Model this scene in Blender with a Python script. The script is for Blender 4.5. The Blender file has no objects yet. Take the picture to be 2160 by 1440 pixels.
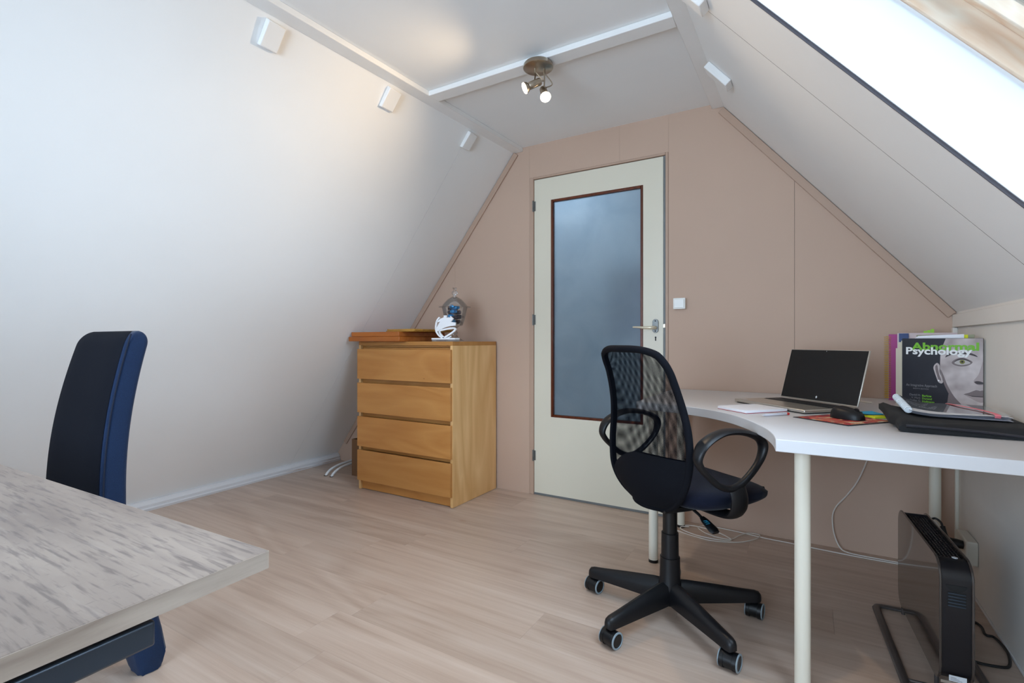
import bpy, bmesh, math, random
from mathutils import Vector, Matrix
random.seed(11)
SC = bpy.context.scene
COL = SC.collection

# ------------------------------------------------------------------ camera
cam_d = bpy.data.cameras.new('camera'); cam = bpy.data.objects.new('camera', cam_d); COL.objects.link(cam)
cam_d.sensor_width = 36; cam_d.lens = 1056 / 2160 * 36; cam_d.clip_start = .02
cam.location = (0, 0, 1.0); cam.rotation_euler = (math.pi / 2, 0, math.atan2(630, 1056))
SC.camera = cam
# ------------------------------------------------------------------ sky outside, exposure
world = bpy.data.worlds.new('sky'); SC.world = world; world.use_nodes = True
bg = world.node_tree.nodes['Background']; bg.inputs[0].default_value = (.66, .82, 1.0, 1); bg.inputs[1].default_value = 13.6
SC.view_settings.view_transform = 'Standard'; SC.view_settings.look = 'None'; SC.view_settings.gamma = 1
SC.view_settings.exposure = 0.0
SC.view_settings.use_curve_mapping = False
SC.cycles.use_denoising = True
SC.cycles.max_bounces = 8; SC.cycles.diffuse_bounces = 5; SC.cycles.glossy_bounces = 3; SC.cycles.transmission_bounces = 6; SC.cycles.transparent_max_bounces = 14
SC.cycles.adaptive_threshold = .05
SC.cycles.sample_clamp_indirect = 12; SC.cycles.caustics_refractive = False; SC.cycles.caustics_reflective = False

# slope geometry of the attic
KR = 1.188; AR = math.atan(KR); DR = Vector((-math.cos(AR), 0, math.sin(AR))); NR = Vector((math.sin(AR), 0, math.cos(AR)))
def RS(s, y, d=0.0): return Vector((.557, y, 1.121)) + DR * s + NR * d      # right slope: up the slope, along the room, outward
YB = 2.89; YF = -1.6; ZC = 2.285
SKY = dict(y0=.66, y1=1.54, s0=.10, s1=1.36)

def portal(name, loc, normal, sx, sy):                                         # sampling hint for the sky in a window opening
    l = bpy.data.lights.new(name, 'AREA'); l.shape = 'RECTANGLE'; l.size = sx; l.size_y = sy; l.cycles.is_portal = True
    o = bpy.data.objects.new(name, l); COL.objects.link(o); o.location = loc
    n = Vector(normal).normalized(); x = Vector((0, 1, 0)) if abs(n.y) < .9 else Vector((1, 0, 0)); y = n.cross(x)
    o.matrix_world = Matrix.Translation(loc) @ Matrix((x, y, n)).transposed().to_4x4()
    return o
portal('skylight_portal', RS((SKY['s0'] + SKY['s1']) / 2, (SKY['y0'] + SKY['y1']) / 2, .30), NR, SKY['y1'] - SKY['y0'], SKY['s1'] - SKY['s0'])
portal('landing_portal', Vector((-1.8, 3.5, 2.56)), (0, 0, 1), .6, .5)
portal('gable_portal', Vector((-1.0, YF - .09, 1.15)), (0, -1, 0), 1.8, 1.7)  # serves the added gable window

# ------------------------------------------------------------------ helpers: materials
def lin(c):
    c = [v / 255 for v in c]
    return tuple((v / 12.92 if v <= .04045 else ((v + .055) / 1.055) ** 2.4) for v in c) + (1,)
def base_mat(name):
    m = bpy.data.materials.new(name); m.use_nodes = True
    t = m.node_tree; return m, t.nodes, t.links, t.nodes['Principled BSDF']
def node(N, kind, **kw):
    n = N.new(kind)
    for k, v in kw.items():
        if k in n.inputs: n.inputs[k].default_value = v
        else: setattr(n, k, v)
    return n
def ramp(N, stops):
    r = N.new('ShaderNodeValToRGB'); e = r.color_ramp.elements
    e[0].position, e[0].color = stops[0]; e[1].position, e[1].color = stops[-1]
    for p, c in stops[1:-1]: x = e.new(p); x.color = c
    return r
def plain(name, rgb, rough=.5, metal=0.0, spec=.5, var=0.0, vscale=3.0, bump=0.0, bscale=150.0, coat=0.0, sheen=0.0):
    m, N, L, b = base_mat(name); c = lin(rgb)
    b.inputs['Base Color'].default_value = c; b.inputs['Roughness'].default_value = rough; b.inputs['Metallic'].default_value = metal
    b.inputs['Specular IOR Level'].default_value = spec; b.inputs['Coat Weight'].default_value = coat
    if sheen: b.inputs['Sheen Weight'].default_value = sheen; b.inputs['Sheen Roughness'].default_value = .4
    tc = N.new('ShaderNodeTexCoord')
    if var:
        n = node(N, 'ShaderNodeTexNoise', Scale=vscale, Detail=6.0, Roughness=.6); L.new(tc.outputs['Object'], n.inputs['Vector'])
        lo = tuple(max(0, v * (1 - var)) for v in c[:3]) + (1,); hi = tuple(min(1, v * (1 + var * .6)) for v in c[:3]) + (1,)
        r = ramp(N, [(.3, lo), (.7, hi)]); L.new(n.outputs[0], r.inputs[0]); L.new(r.outputs[0], b.inputs['Base Color'])
    if bump:
        n2 = node(N, 'ShaderNodeTexNoise', Scale=bscale, Detail=3.0); L.new(tc.outputs['Object'], n2.inputs['Vector'])
        bp = node(N, 'ShaderNodeBump', Strength=bump, Distance=.002); L.new(n2.outputs[0], bp.inputs['Height']); L.new(bp.outputs[0], b.inputs['Normal'])
    return m
def wood(name, dark, light, along='x', fine=60.0, coarse=5.0, stretch=.06, rough=.45, contrast=.5, rings=.5, bump=.05, knots=None, perobj=True, mid=None, tilt=0.0):
    """veneer or plank: stretched noise streaks, cathedral figure and fine pores, shifted per object"""
    m, N, L, b = base_mat(name); tc = N.new('ShaderNodeTexCoord'); oi = N.new('ShaderNodeObjectInfo')
    add = N.new('ShaderNodeVectorMath'); add.operation = 'ADD'
    sh = N.new('ShaderNodeVectorMath'); sh.operation = 'SCALE'; comb = N.new('ShaderNodeCombineXYZ')
    for i in range(3): L.new(oi.outputs['Random'], comb.inputs[i])
    L.new(comb.outputs[0], sh.inputs[0]); sh.inputs['Scale'].default_value = 23.0 if perobj else 0.0
    src = tc.outputs['Object']
    if tilt:
        vr_ = N.new('ShaderNodeVectorRotate'); vr_.rotation_type = 'Y_AXIS'; vr_.inputs['Angle'].default_value = tilt; L.new(src, vr_.inputs['Vector']); src = vr_.outputs[0]
    L.new(src, add.inputs[0]); L.new(sh.outputs[0], add.inputs[1])
    sc = {'x': (stretch, 1, 1), 'y': (1, stretch, 1), 'z': (1, 1, stretch)}[along]
    mp = N.new('ShaderNodeMapping'); mp.inputs['Scale'].default_value = sc; L.new(add.outputs[0], mp.inputs['Vector'])
    n1 = node(N, 'ShaderNodeTexNoise', Scale=fine, Detail=8.0, Roughness=.65); L.new(mp.outputs[0], n1.inputs['Vector'])
    sc2 = {'x': (.22, 1, 1), 'y': (1, .22, 1), 'z': (1, 1, .22)}[along]
    mp2 = N.new('ShaderNodeMapping'); mp2.inputs['Scale'].default_value = sc2; L.new(add.outputs[0], mp2.inputs['Vector'])
    n2 = node(N, 'ShaderNodeTexNoise', Scale=coarse, Detail=2.0, Distortion=.6); L.new(mp2.outputs[0], n2.inputs['Vector'])
    mul = node(N, 'ShaderNodeMath', operation='MULTIPLY'); L.new(n2.outputs[0], mul.inputs[0]); mul.inputs[1].default_value = 14.0
    fr = node(N, 'ShaderNodeMath', operation='PINGPONG'); L.new(mul.outputs[0], fr.inputs[0]); fr.inputs[1].default_value = 1.0
    mx = N.new('ShaderNodeMix'); mx.data_type = 'FLOAT'; mx.inputs[0].default_value = rings
    L.new(n1.outputs[0], mx.inputs[2]); L.new(fr.outputs[0], mx.inputs[3])
    lo, hi = .5 - contrast / 2, .5 + contrast / 2
    st = [(lo, lin(dark)), (hi, lin(light))]
    if mid: st.insert(1, (.5, lin(mid)))
    r = ramp(N, st); L.new(mx.outputs[0], r.inputs[0])
    hsv = N.new('ShaderNodeHueSaturation'); L.new(r.outputs[0], hsv.inputs['Color'])
    vr = N.new('ShaderNodeMapRange'); L.new(oi.outputs['Random'], vr.inputs['Value']); vr.inputs['To Min'].default_value = .91; vr.inputs['To Max'].default_value = 1.06
    L.new(vr.outputs[0], hsv.inputs['Value']); out = hsv.outputs[0]
    if knots:
        mp3 = N.new('ShaderNodeMapping'); mp3.inputs['Scale'].default_value = {'x': (.45, 1, 1), 'y': (1, .45, 1), 'z': (1, 1, .45)}[along]; L.new(add.outputs[0], mp3.inputs['Vector'])
        vo = node(N, 'ShaderNodeTexVoronoi', Scale=knots[0]); L.new(mp3.outputs[0], vo.inputs['Vector'])
        kr = ramp(N, [(.02, (1, 1, 1, 1)), (knots[1], (0, 0, 0, 1))]); L.new(vo.outputs['Distance'], kr.inputs[0])
        kf = node(N, 'ShaderNodeMath', operation='MULTIPLY'); L.new(kr.outputs[0], kf.inputs[0]); kf.inputs[1].default_value = knots[3] if len(knots) > 3 else .6
        mk = N.new('ShaderNodeMix'); mk.data_type = 'RGBA'; L.new(kf.outputs[0], mk.inputs[0]); L.new(out, mk.inputs[6]); mk.inputs[7].default_value = lin(knots[2]); out = mk.outputs[2]
    L.new(out, b.inputs['Base Color']); b.inputs['Roughness'].default_value = rough
    if bump:
        bp = node(N, 'ShaderNodeBump', Strength=bump, Distance=.001); L.new(n1.outputs[0], bp.inputs['Height']); L.new(bp.outputs[0], b.inputs['Normal'])
    return m
def emit(name, rgb, s):
    m = bpy.data.materials.new(name); m.use_nodes = True; N = m.node_tree.nodes; N.clear()
    e = node(N, 'ShaderNodeEmission', Color=lin(rgb), Strength=s); o = N.new('ShaderNodeOutputMaterial'); m.node_tree.links.new(e.outputs[0], o.inputs[0]); return m
def clear_pane(name, tint=(1, 1, 1, 1), refl=1.0, haze=0.0):
    """flat pane or film: clear straight through, mirror at grazing angles"""
    m = bpy.data.materials.new(name); m.use_nodes = True; N = m.node_tree.nodes; L = m.node_tree.links; N.clear()
    tr = node(N, 'ShaderNodeBsdfTransparent', Color=tint); gl = node(N, 'ShaderNodeBsdfGlossy', Roughness=.03)
    fr = node(N, 'ShaderNodeFresnel', IOR=1.45); mu = node(N, 'ShaderNodeMath', operation='MULTIPLY'); mu.inputs[1].default_value = refl
    L.new(fr.outputs[0], mu.inputs[0]); mx = N.new('ShaderNodeMixShader'); L.new(mu.outputs[0], mx.inputs[0]); L.new(tr.outputs[0], mx.inputs[1]); L.new(gl.outputs[0], mx.inputs[2])
    out = mx.outputs[0]
    if haze:
        df = node(N, 'ShaderNodeBsdfDiffuse', Color=(.8, .83, .86, 1)); m2 = N.new('ShaderNodeMixShader'); m2.inputs[0].default_value = haze
        L.new(out, m2.inputs[1]); L.new(df.outputs[0], m2.inputs[2]); out = m2.outputs[0]
    o = N.new('ShaderNodeOutputMaterial'); L.new(out, o.inputs[0]); return m
def glass(name, rgb=(255, 255, 255), rough=.0):
    m, N, L, b = base_mat(name); b.inputs['Base Color'].default_value = lin(rgb); b.inputs['Transmission Weight'].default_value = 1
    b.inputs['Roughness'].default_value = rough; b.inputs['IOR'].default_value = 1.45; return m

M = {}
M['white_wall'] = plain('white_wall_paint', (238, 237, 235), .75, var=.015, vscale=2.5, bump=.06, bscale=90)
M['white_knee'] = plain('knee_wall_paint', (234, 228, 220), .75, var=.03, vscale=3, bump=.06, bscale=90)
M['white_ceiling'] = plain('ceiling_paint', (238, 238, 237), .8, var=.015, bump=.05, bscale=80)
M['white_gloss'] = plain('white_gloss_paint', (238, 237, 235), .42, var=.025, vscale=6, bump=.1, bscale=25)
M['crack'] = plain('dark_joint', (92, 84, 78), .9)
M['pink'] = plain('dusty_pink_wall_paint', (196, 167, 147), .62, var=.025, vscale=1.8, bump=.05, bscale=110)
M['pink_trim'] = plain('dusty_pink_gloss_trim', (184, 155, 135), .5, var=.03)
M['lining'] = plain('white_reveal_lining', (240, 242, 244), .35)
M['gasket'] = plain('dark_gasket', (70, 66, 72), .5)
M['pine'] = wood('pine_window_frame', (228, 190, 156), (244, 227, 205), 'z', fine=60, coarse=9, stretch=.05, rough=.35, contrast=.6, rings=.45, knots=(5, .05, (208, 154, 124), .4), tilt=math.radians(40.1))
M['floorboard'] = wood('light_laminate', (170, 145, 128), (205, 185, 170), 'x', fine=34, coarse=2.2, stretch=.035, rough=.34, contrast=.52, rings=.18, bump=.02, knots=(3.1, .055, (150, 108, 84), .55), mid=(191, 168, 151))
M['floor_base'] = plain('floor_underlay', (120, 95, 75), .9)
def oak_mat():
    """weathered grey oak: bleached base, cathedral growth lines in bands, broken dark pores across and along"""
    m, N, L, b = base_mat('grey_oak_laminate'); tc = N.new('ShaderNodeTexCoord')
    def mapped(sc, src=None):
        mp = N.new('ShaderNodeMapping'); mp.inputs['Scale'].default_value = sc; L.new(src or tc.outputs['Object'], mp.inputs['Vector']); return mp.outputs[0]
    def noise(vec, sc, det=4.0, dis=0.0, ro=.55):
        n = node(N, 'ShaderNodeTexNoise', Scale=sc, Detail=det, Distortion=dis, Roughness=ro); L.new(vec, n.inputs['Vector']); return n.outputs[0]
    def math_(op, a, b_):
        n = node(N, 'ShaderNodeMath', operation=op)
        for k_, v in enumerate((a, b_)):
            if isinstance(v, (int, float)): n.inputs[k_].default_value = v
            else: L.new(v, n.inputs[k_])
        return n.outputs[0]
    def mixc(f, a, c):
        n = N.new('ShaderNodeMix'); n.data_type = 'RGBA'; L.new(f, n.inputs[0]); L.new(a, n.inputs[6]); n.inputs[7].default_value = lin(c); return n.outputs[2]
    r0 = ramp(N, [(.32, lin((132, 117, 108))), (.68, lin((172, 156, 144)))]); L.new(noise(mapped((.22, 1, 1)), 9.0, 5.0), r0.inputs[0]); col = r0.outputs[0]
    warp = noise(mapped((.13, 1.5, 1)), 3.4, 4.0, .2)
    ring = math_('FRACT', math_('MULTIPLY', warp, 26.0), 0.0)
    rl = ramp(N, [(.25, (0, 0, 0, 1)), (.86, (1, 1, 1, 1)), (.93, (0, 0, 0, 1))]); L.new(ring, rl.inputs[0])
    band = ramp(N, [(.48, (0, 0, 0, 1)), (.66, (1, 1, 1, 1))]); L.new(noise(mapped((.25, 1.2, 1)), 2.2, 1.0), band.inputs[0])
    fine = noise(mapped((.09, 1, 1)), 170.0, 3.0)
    f1 = math_('MULTIPLY', math_('MULTIPLY', rl.outputs[0], band.outputs[0]), .5)
    col = mixc(f1, col, (98, 88, 90))
    fr_ = ramp(N, [(.52, (0, 0, 0, 1)), (.66, (1, 1, 1, 1))]); L.new(fine, fr_.inputs[0]); col = mixc(math_('MULTIPLY', fr_.outputs[0], .6), col, (96, 86, 84))
    pore = ramp(N, [(.66, (0, 0, 0, 1)), (.72, (1, 1, 1, 1))]); L.new(noise(mapped((1, .35, 1)), 210.0, 2.0), pore.inputs[0]); col = mixc(math_('MULTIPLY', pore.outputs[0], .3), col, (94, 86, 86))
    lt = ramp(N, [(.60, (0, 0, 0, 1)), (.75, (1, 1, 1, 1))]); L.new(noise(mapped((.12, 1, 1)), 60.0, 4.0), lt.inputs[0]); col = mixc(math_('MULTIPLY', lt.outputs[0], .4), col, (180, 166, 156))
    L.new(col, b.inputs['Base Color']); b.inputs['Roughness'].default_value = .42; b.inputs['Specular IOR Level'].default_value = .35
    bp = node(N, 'ShaderNodeBump', Strength=.2, Distance=.001); L.new(fine, bp.inputs['Height']); L.new(bp.outputs[0], b.inputs['Normal'])
    return m
M['oak'] = oak_mat()
M['oak_edge'] = wood('grey_oak_edge_band', (140, 124, 112), (198, 184, 170), 'y', fine=40, coarse=6, stretch=.12, rough=.5, contrast=.5, rings=.3, bump=.1)
M['steel_dark'] = plain('anthracite_steel', (52, 62, 74), .32, metal=.3)
M['birch'] = wood('birch_veneer_front', (180, 117, 55), (203, 143, 77), 'x', fine=18, coarse=4, stretch=.12, rough=.38, contrast=.6, rings=.3, knots=(6, .03, (120, 70, 32), .6))
M['birch_v'] = wood('birch_veneer_side', (202, 152, 92), (228, 186, 130), 'z', fine=16, coarse=3.2, stretch=.1, rough=.38, contrast=.6, rings=.34)
M['birch_edge'] = wood('birch_edge_pale', (205, 172, 126), (228, 200, 158), 'z', fine=20, stretch=.1, rings=.1)
M['birch_top'] = wood('birch_veneer_top', (170, 112, 50), (196, 138, 72), 'x', fine=20, coarse=4, stretch=.1, rough=.35, rings=.2)
M['case'] = wood('orange_varnished_wood', (150, 78, 24), (186, 108, 42), 'x', fine=24, coarse=3, stretch=.08, rough=.3, rings=.2)
M['case_top'] = wood('yellow_wood_board', (150, 102, 36), (198, 148, 62), 'x', fine=30, coarse=6, stretch=.15, rough=.4, contrast=.5, rings=.2)
M['card'] = plain('brown_cardboard', (118, 84, 56), .85, var=.08)
M['pipe'] = plain('chipped_white_pipe_paint', (222, 222, 222), .4, var=.10, vscale=40)
M['door'] = plain('cream_white_door_paint', (224, 217, 198), .33, var=.015, vscale=4)
M['mahog'] = wood('dark_red_brown_bead', (70, 26, 8), (112, 50, 20), 'z', fine=40, stretch=.05, rough=.25, rings=.1)
M['grey_metal'] = plain('worn_grey_metal', (120, 120, 118), .4, metal=.7, var=.15, vscale=60)
M['grey_paint'] = plain('grey_rebate_paint', (112, 114, 114), .45, var=.12, vscale=14)
M['brushed'] = plain('brushed_nickel', (176, 164, 148), .28, metal=1.0)
M['lever'] = plain('ivory_metal_lever', (226, 214, 190), .25, metal=.35)
M['black'] = plain('black_plastic', (14, 14, 16), .38, spec=.4)
M['black_soft'] = plain('soft_black_plastic', (16, 16, 19), .42, spec=.35, bump=.05, bscale=300)
M['dark_hole'] = plain('dark_recess', (8, 8, 9), .7)
M['white_plastic'] = plain('white_plastic', (236, 235, 230), .3)
M['ivory_plastic'] = plain('ivory_socket_plastic', (222, 217, 204), .35)
M['white_metal'] = plain('white_powder_coat', (228, 222, 206), .3)
M['desk_white'] = plain('white_desk_laminate', (208, 206, 207), .42, var=.01)
M['navy'] = plain('navy_chair_fabric', (16, 21, 38), .9, spec=.2, var=.2, vscale=300, bump=.35, bscale=900, sheen=.1)
M['back_fabric'] = plain('black_navy_mesh_fabric', (11, 13, 20), .85, spec=.15, var=.3, vscale=500, bump=.3, bscale=1200)
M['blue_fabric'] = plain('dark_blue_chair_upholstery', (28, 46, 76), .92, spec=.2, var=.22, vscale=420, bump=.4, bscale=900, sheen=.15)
M['blue_shaded'] = plain('shaded_blue_chair_upholstery', (20, 22, 30), .95, spec=.15, var=.2, vscale=420, bump=.3, bscale=900)  # blue upholstery with the shade of the unlit front put into its colour
M['blue_seam'] = plain('seam_thread', (16, 26, 46), .9)
M['grey_rim'] = plain('grey_caster_tyre', (136, 150, 158), .5)
M['silver'] = plain('silver_aluminium', (196, 190, 180), .3, metal=.75)
M['screen'] = plain('black_laptop_screen', (20, 20, 21), .22, spec=.4)
M['key'] = plain('dark_keyboard_keys', (36, 36, 38), .5)
M['paper'] = plain('white_paper', (238, 238, 244), .8)
M['paper_edge'] = plain('paper_page_edges', (226, 222, 214), .9, var=.06, vscale=200)
M['red'] = plain('red_cover', (176, 40, 62), .5)
M['lilac'] = plain('lilac_back_card', (150, 138, 214), .6)
M['pen_clear'] = plain('clear_pen_barrel', (206, 206, 216), .15)
M['red_dot'] = plain('red_pen_plug', (214, 40, 34), .4)
M['note_blue'] = plain('blue_sticky_note', (40, 166, 208), .7)
M['note_yellow'] = plain('yellow_sticky_pad', (224, 226, 40), .7)
M['cover_black'] = plain('black_book_cover', (40, 40, 48), .32, var=.1, vscale=8)
M['title_green'] = plain('green_print', (118, 186, 42), .5)
M['title_white'] = plain('white_print', (238, 238, 236), .5)
M['title_grey'] = plain('grey_print', (128, 126, 130), .5)
M['print_black'] = plain('black_print', (26, 22, 24), .5)
M['magenta'] = plain('magenta_cover', (172, 36, 124), .4)
M['gold_wire'] = plain('yellow_wire_binding', (226, 180, 24), .35, metal=.3)
M['navy_tab'] = plain('navy_card', (18, 52, 110), .5)
M['folder'] = plain('grey_green_folder', (150, 150, 122), .6)
M['green_tab'] = plain('lime_green_tab', (150, 212, 20), .5)
M['pale_pink'] = plain('pale_card', (226, 206, 206), .7)
M['cream'] = plain('cream_cover', (222, 210, 188), .6)
M['dark_green'] = plain('dark_green_print', (38, 58, 46), .5)
M['neoprene'] = plain('black_neoprene', (24, 25, 28), .85, bump=.15, bscale=700)
M['comb'] = plain('white_plastic_comb', (222, 228, 232), .3)
M['pink_strap'] = plain('pink_elastic', (240, 128, 138), .6)
M['film'] = clear_pane('clear_cover_film', (.98, .99, .99, 1), 1.0, .06)
M['window_glass'] = clear_pane('skylight_glass', (.96, .98, .99, 1))
M['jar_glass'] = clear_pane('clear_jar_glass', (.965, .97, .97, 1), .65, .02)
M['acrylic'] = clear_pane('clear_acrylic_block', (.82, .83, .84, 1), 2.0, .12)
M['sculpt'] = plain('white_lacquer', (240, 240, 242), .35)
M['choc'] = plain('dark_foil_wrapper', (58, 40, 48), .22, metal=.45)
M['foil_blue'] = plain('blue_foil_wrapper', (26, 142, 206), .2, metal=.5)
M['heater_side'] = plain('dark_bronze_panel', (62, 54, 50), .14, coat=.6)
M['heater_end'] = plain('black_heater_shell', (18, 18, 23), .3)
M['heater_foot'] = plain('grey_brown_foot', (92, 86, 84), .3, metal=.5)
M['label_white'] = plain('white_label', (214, 218, 222), .5)
M['cable_white'] = plain('white_cable', (224, 218, 210), .45)
M['cable_black'] = plain('black_cable', (18, 18, 20), .45)
M['bulb'] = emit('lit_halogen_bulb', (255, 232, 196), 26)
def frosted():
    m, N, L, b = base_mat('frosted_door_glass')
    tc = N.new('ShaderNodeTexCoord'); n = node(N, 'ShaderNodeTexNoise', Scale=3.5, Detail=5.0, Distortion=1.2); L.new(tc.outputs['Object'], n.inputs['Vector'])
    r = ramp(N, [(.3, lin((160, 182, 198))), (.75, lin((184, 203, 216)))]); L.new(n.outputs[0], r.inputs[0]); L.new(r.outputs[0], b.inputs['Base Color'])
    b.inputs['Transmission Weight'].default_value = .72; b.inputs['Roughness'].default_value = .34; b.inputs['IOR'].default_value = 1.35
    b.inputs['Coat Weight'].default_value = .7; b.inputs['Coat Roughness'].default_value = .04
    return m
M['frosted'] = frosted()
def mesh_fabric():
    """open knit: threads round a staggered grid of tiny holes (UV in metres)"""
    m = bpy.data.materials.new('open_knit_mesh'); m.use_nodes = True; N = m.node_tree.nodes; L = m.node_tree.links; N.clear()
    uv = N.new('ShaderNodeUVMap'); sx = N.new('ShaderNodeSeparateXYZ'); L.new(uv.outputs[0], sx.inputs[0])
    p = 2 * math.pi / .0048
    def wave(a, b_):
        u = node(N, 'ShaderNodeMath', operation='MULTIPLY'); L.new(sx.outputs[0], u.inputs[0]); u.inputs[1].default_value = a * p
        v = node(N, 'ShaderNodeMath', operation='MULTIPLY_ADD'); L.new(sx.outputs[1], v.inputs[0]); v.inputs[1].default_value = b_ * p; L.new(u.outputs[0], v.inputs[2])
        s = node(N, 'ShaderNodeMath', operation='SINE'); L.new(v.outputs[0], s.inputs[0]); return s
    a, b_ = wave(.72, .72), wave(.72, -.72)
    ad = node(N, 'ShaderNodeMath', operation='MULTIPLY'); L.new(a.outputs[0], ad.inputs[0]); L.new(b_.outputs[0], ad.inputs[1])
    ab = node(N, 'ShaderNodeMath', operation='ABSOLUTE'); L.new(ad.outputs[0], ab.inputs[0])
    gt = node(N, 'ShaderNodeMath', operation='GREATER_THAN'); L.new(ab.outputs[0], gt.inputs[0]); gt.inputs[1].default_value = .40
    df = node(N, 'ShaderNodeBsdfDiffuse', Color=lin((9, 11, 17))); tr = N.new('ShaderNodeBsdfTransparent')
    mx = N.new('ShaderNodeMixShader'); L.new(gt.outputs[0], mx.inputs[0]); L.new(df.outputs[0], mx.inputs[1]); L.new(tr.outputs[0], mx.inputs[2])
    o = N.new('ShaderNodeOutputMaterial'); L.new(mx.outputs[0], o.inputs[0]); return m
M['knit'] = mesh_fabric()
def pad_mat():
    m, N, L, b = base_mat('printed_mouse_pad'); tc = N.new('ShaderNodeTexCoord')
    n = node(N, 'ShaderNodeTexNoise', Scale=14.0, Detail=3.0, Distortion=2.0); L.new(tc.outputs['Object'], n.inputs['Vector'])
    r = ramp(N, [(.30, lin((60, 52, 70))), (.40, lin((150, 44, 56))), (.48, lin((206, 60, 66))), (.55, lin((204, 128, 62))), (.62, lin((228, 214, 190))), (.72, lin((150, 120, 60)))])
    L.new(n.outputs[0], r.inputs[0]); L.new(r.outputs[0], b.inputs['Base Color']); b.inputs['Roughness'].default_value = .5; return m
M['pad'] = pad_mat()
def skin_print():
    m, N, L, b = base_mat('grey_toned_photo_print'); tc = N.new('ShaderNodeTexCoord'); sx = N.new('ShaderNodeSeparateXYZ'); L.new(tc.outputs['Object'], sx.inputs[0])
    n = node(N, 'ShaderNodeTexNoise', Scale=16.0, Detail=2.0); L.new(tc.outputs['Object'], n.inputs['Vector'])
    r = ramp(N, [(.3, lin((160, 146, 144))), (.7, lin((214, 202, 200)))]); L.new(n.outputs[0], r.inputs[0]); L.new(r.outputs[0], b.inputs['Base Color']); b.inputs['Roughness'].default_value = .4; return m
M['skin'] = skin_print()
M['skin_mid'] = plain('mid_grey_photo_print', (120, 106, 106), .4)
M['skin_dark'] = plain('dark_grey_photo_print', (58, 48, 50), .4)
M['skin_shade'] = plain('soft_grey_photo_print', (168, 152, 150), .4)
M['eye_white'] = plain('eye_white_print', (186, 178, 174), .4)
M['iris'] = plain('olive_iris_print', (118, 116, 52), .3)

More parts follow.
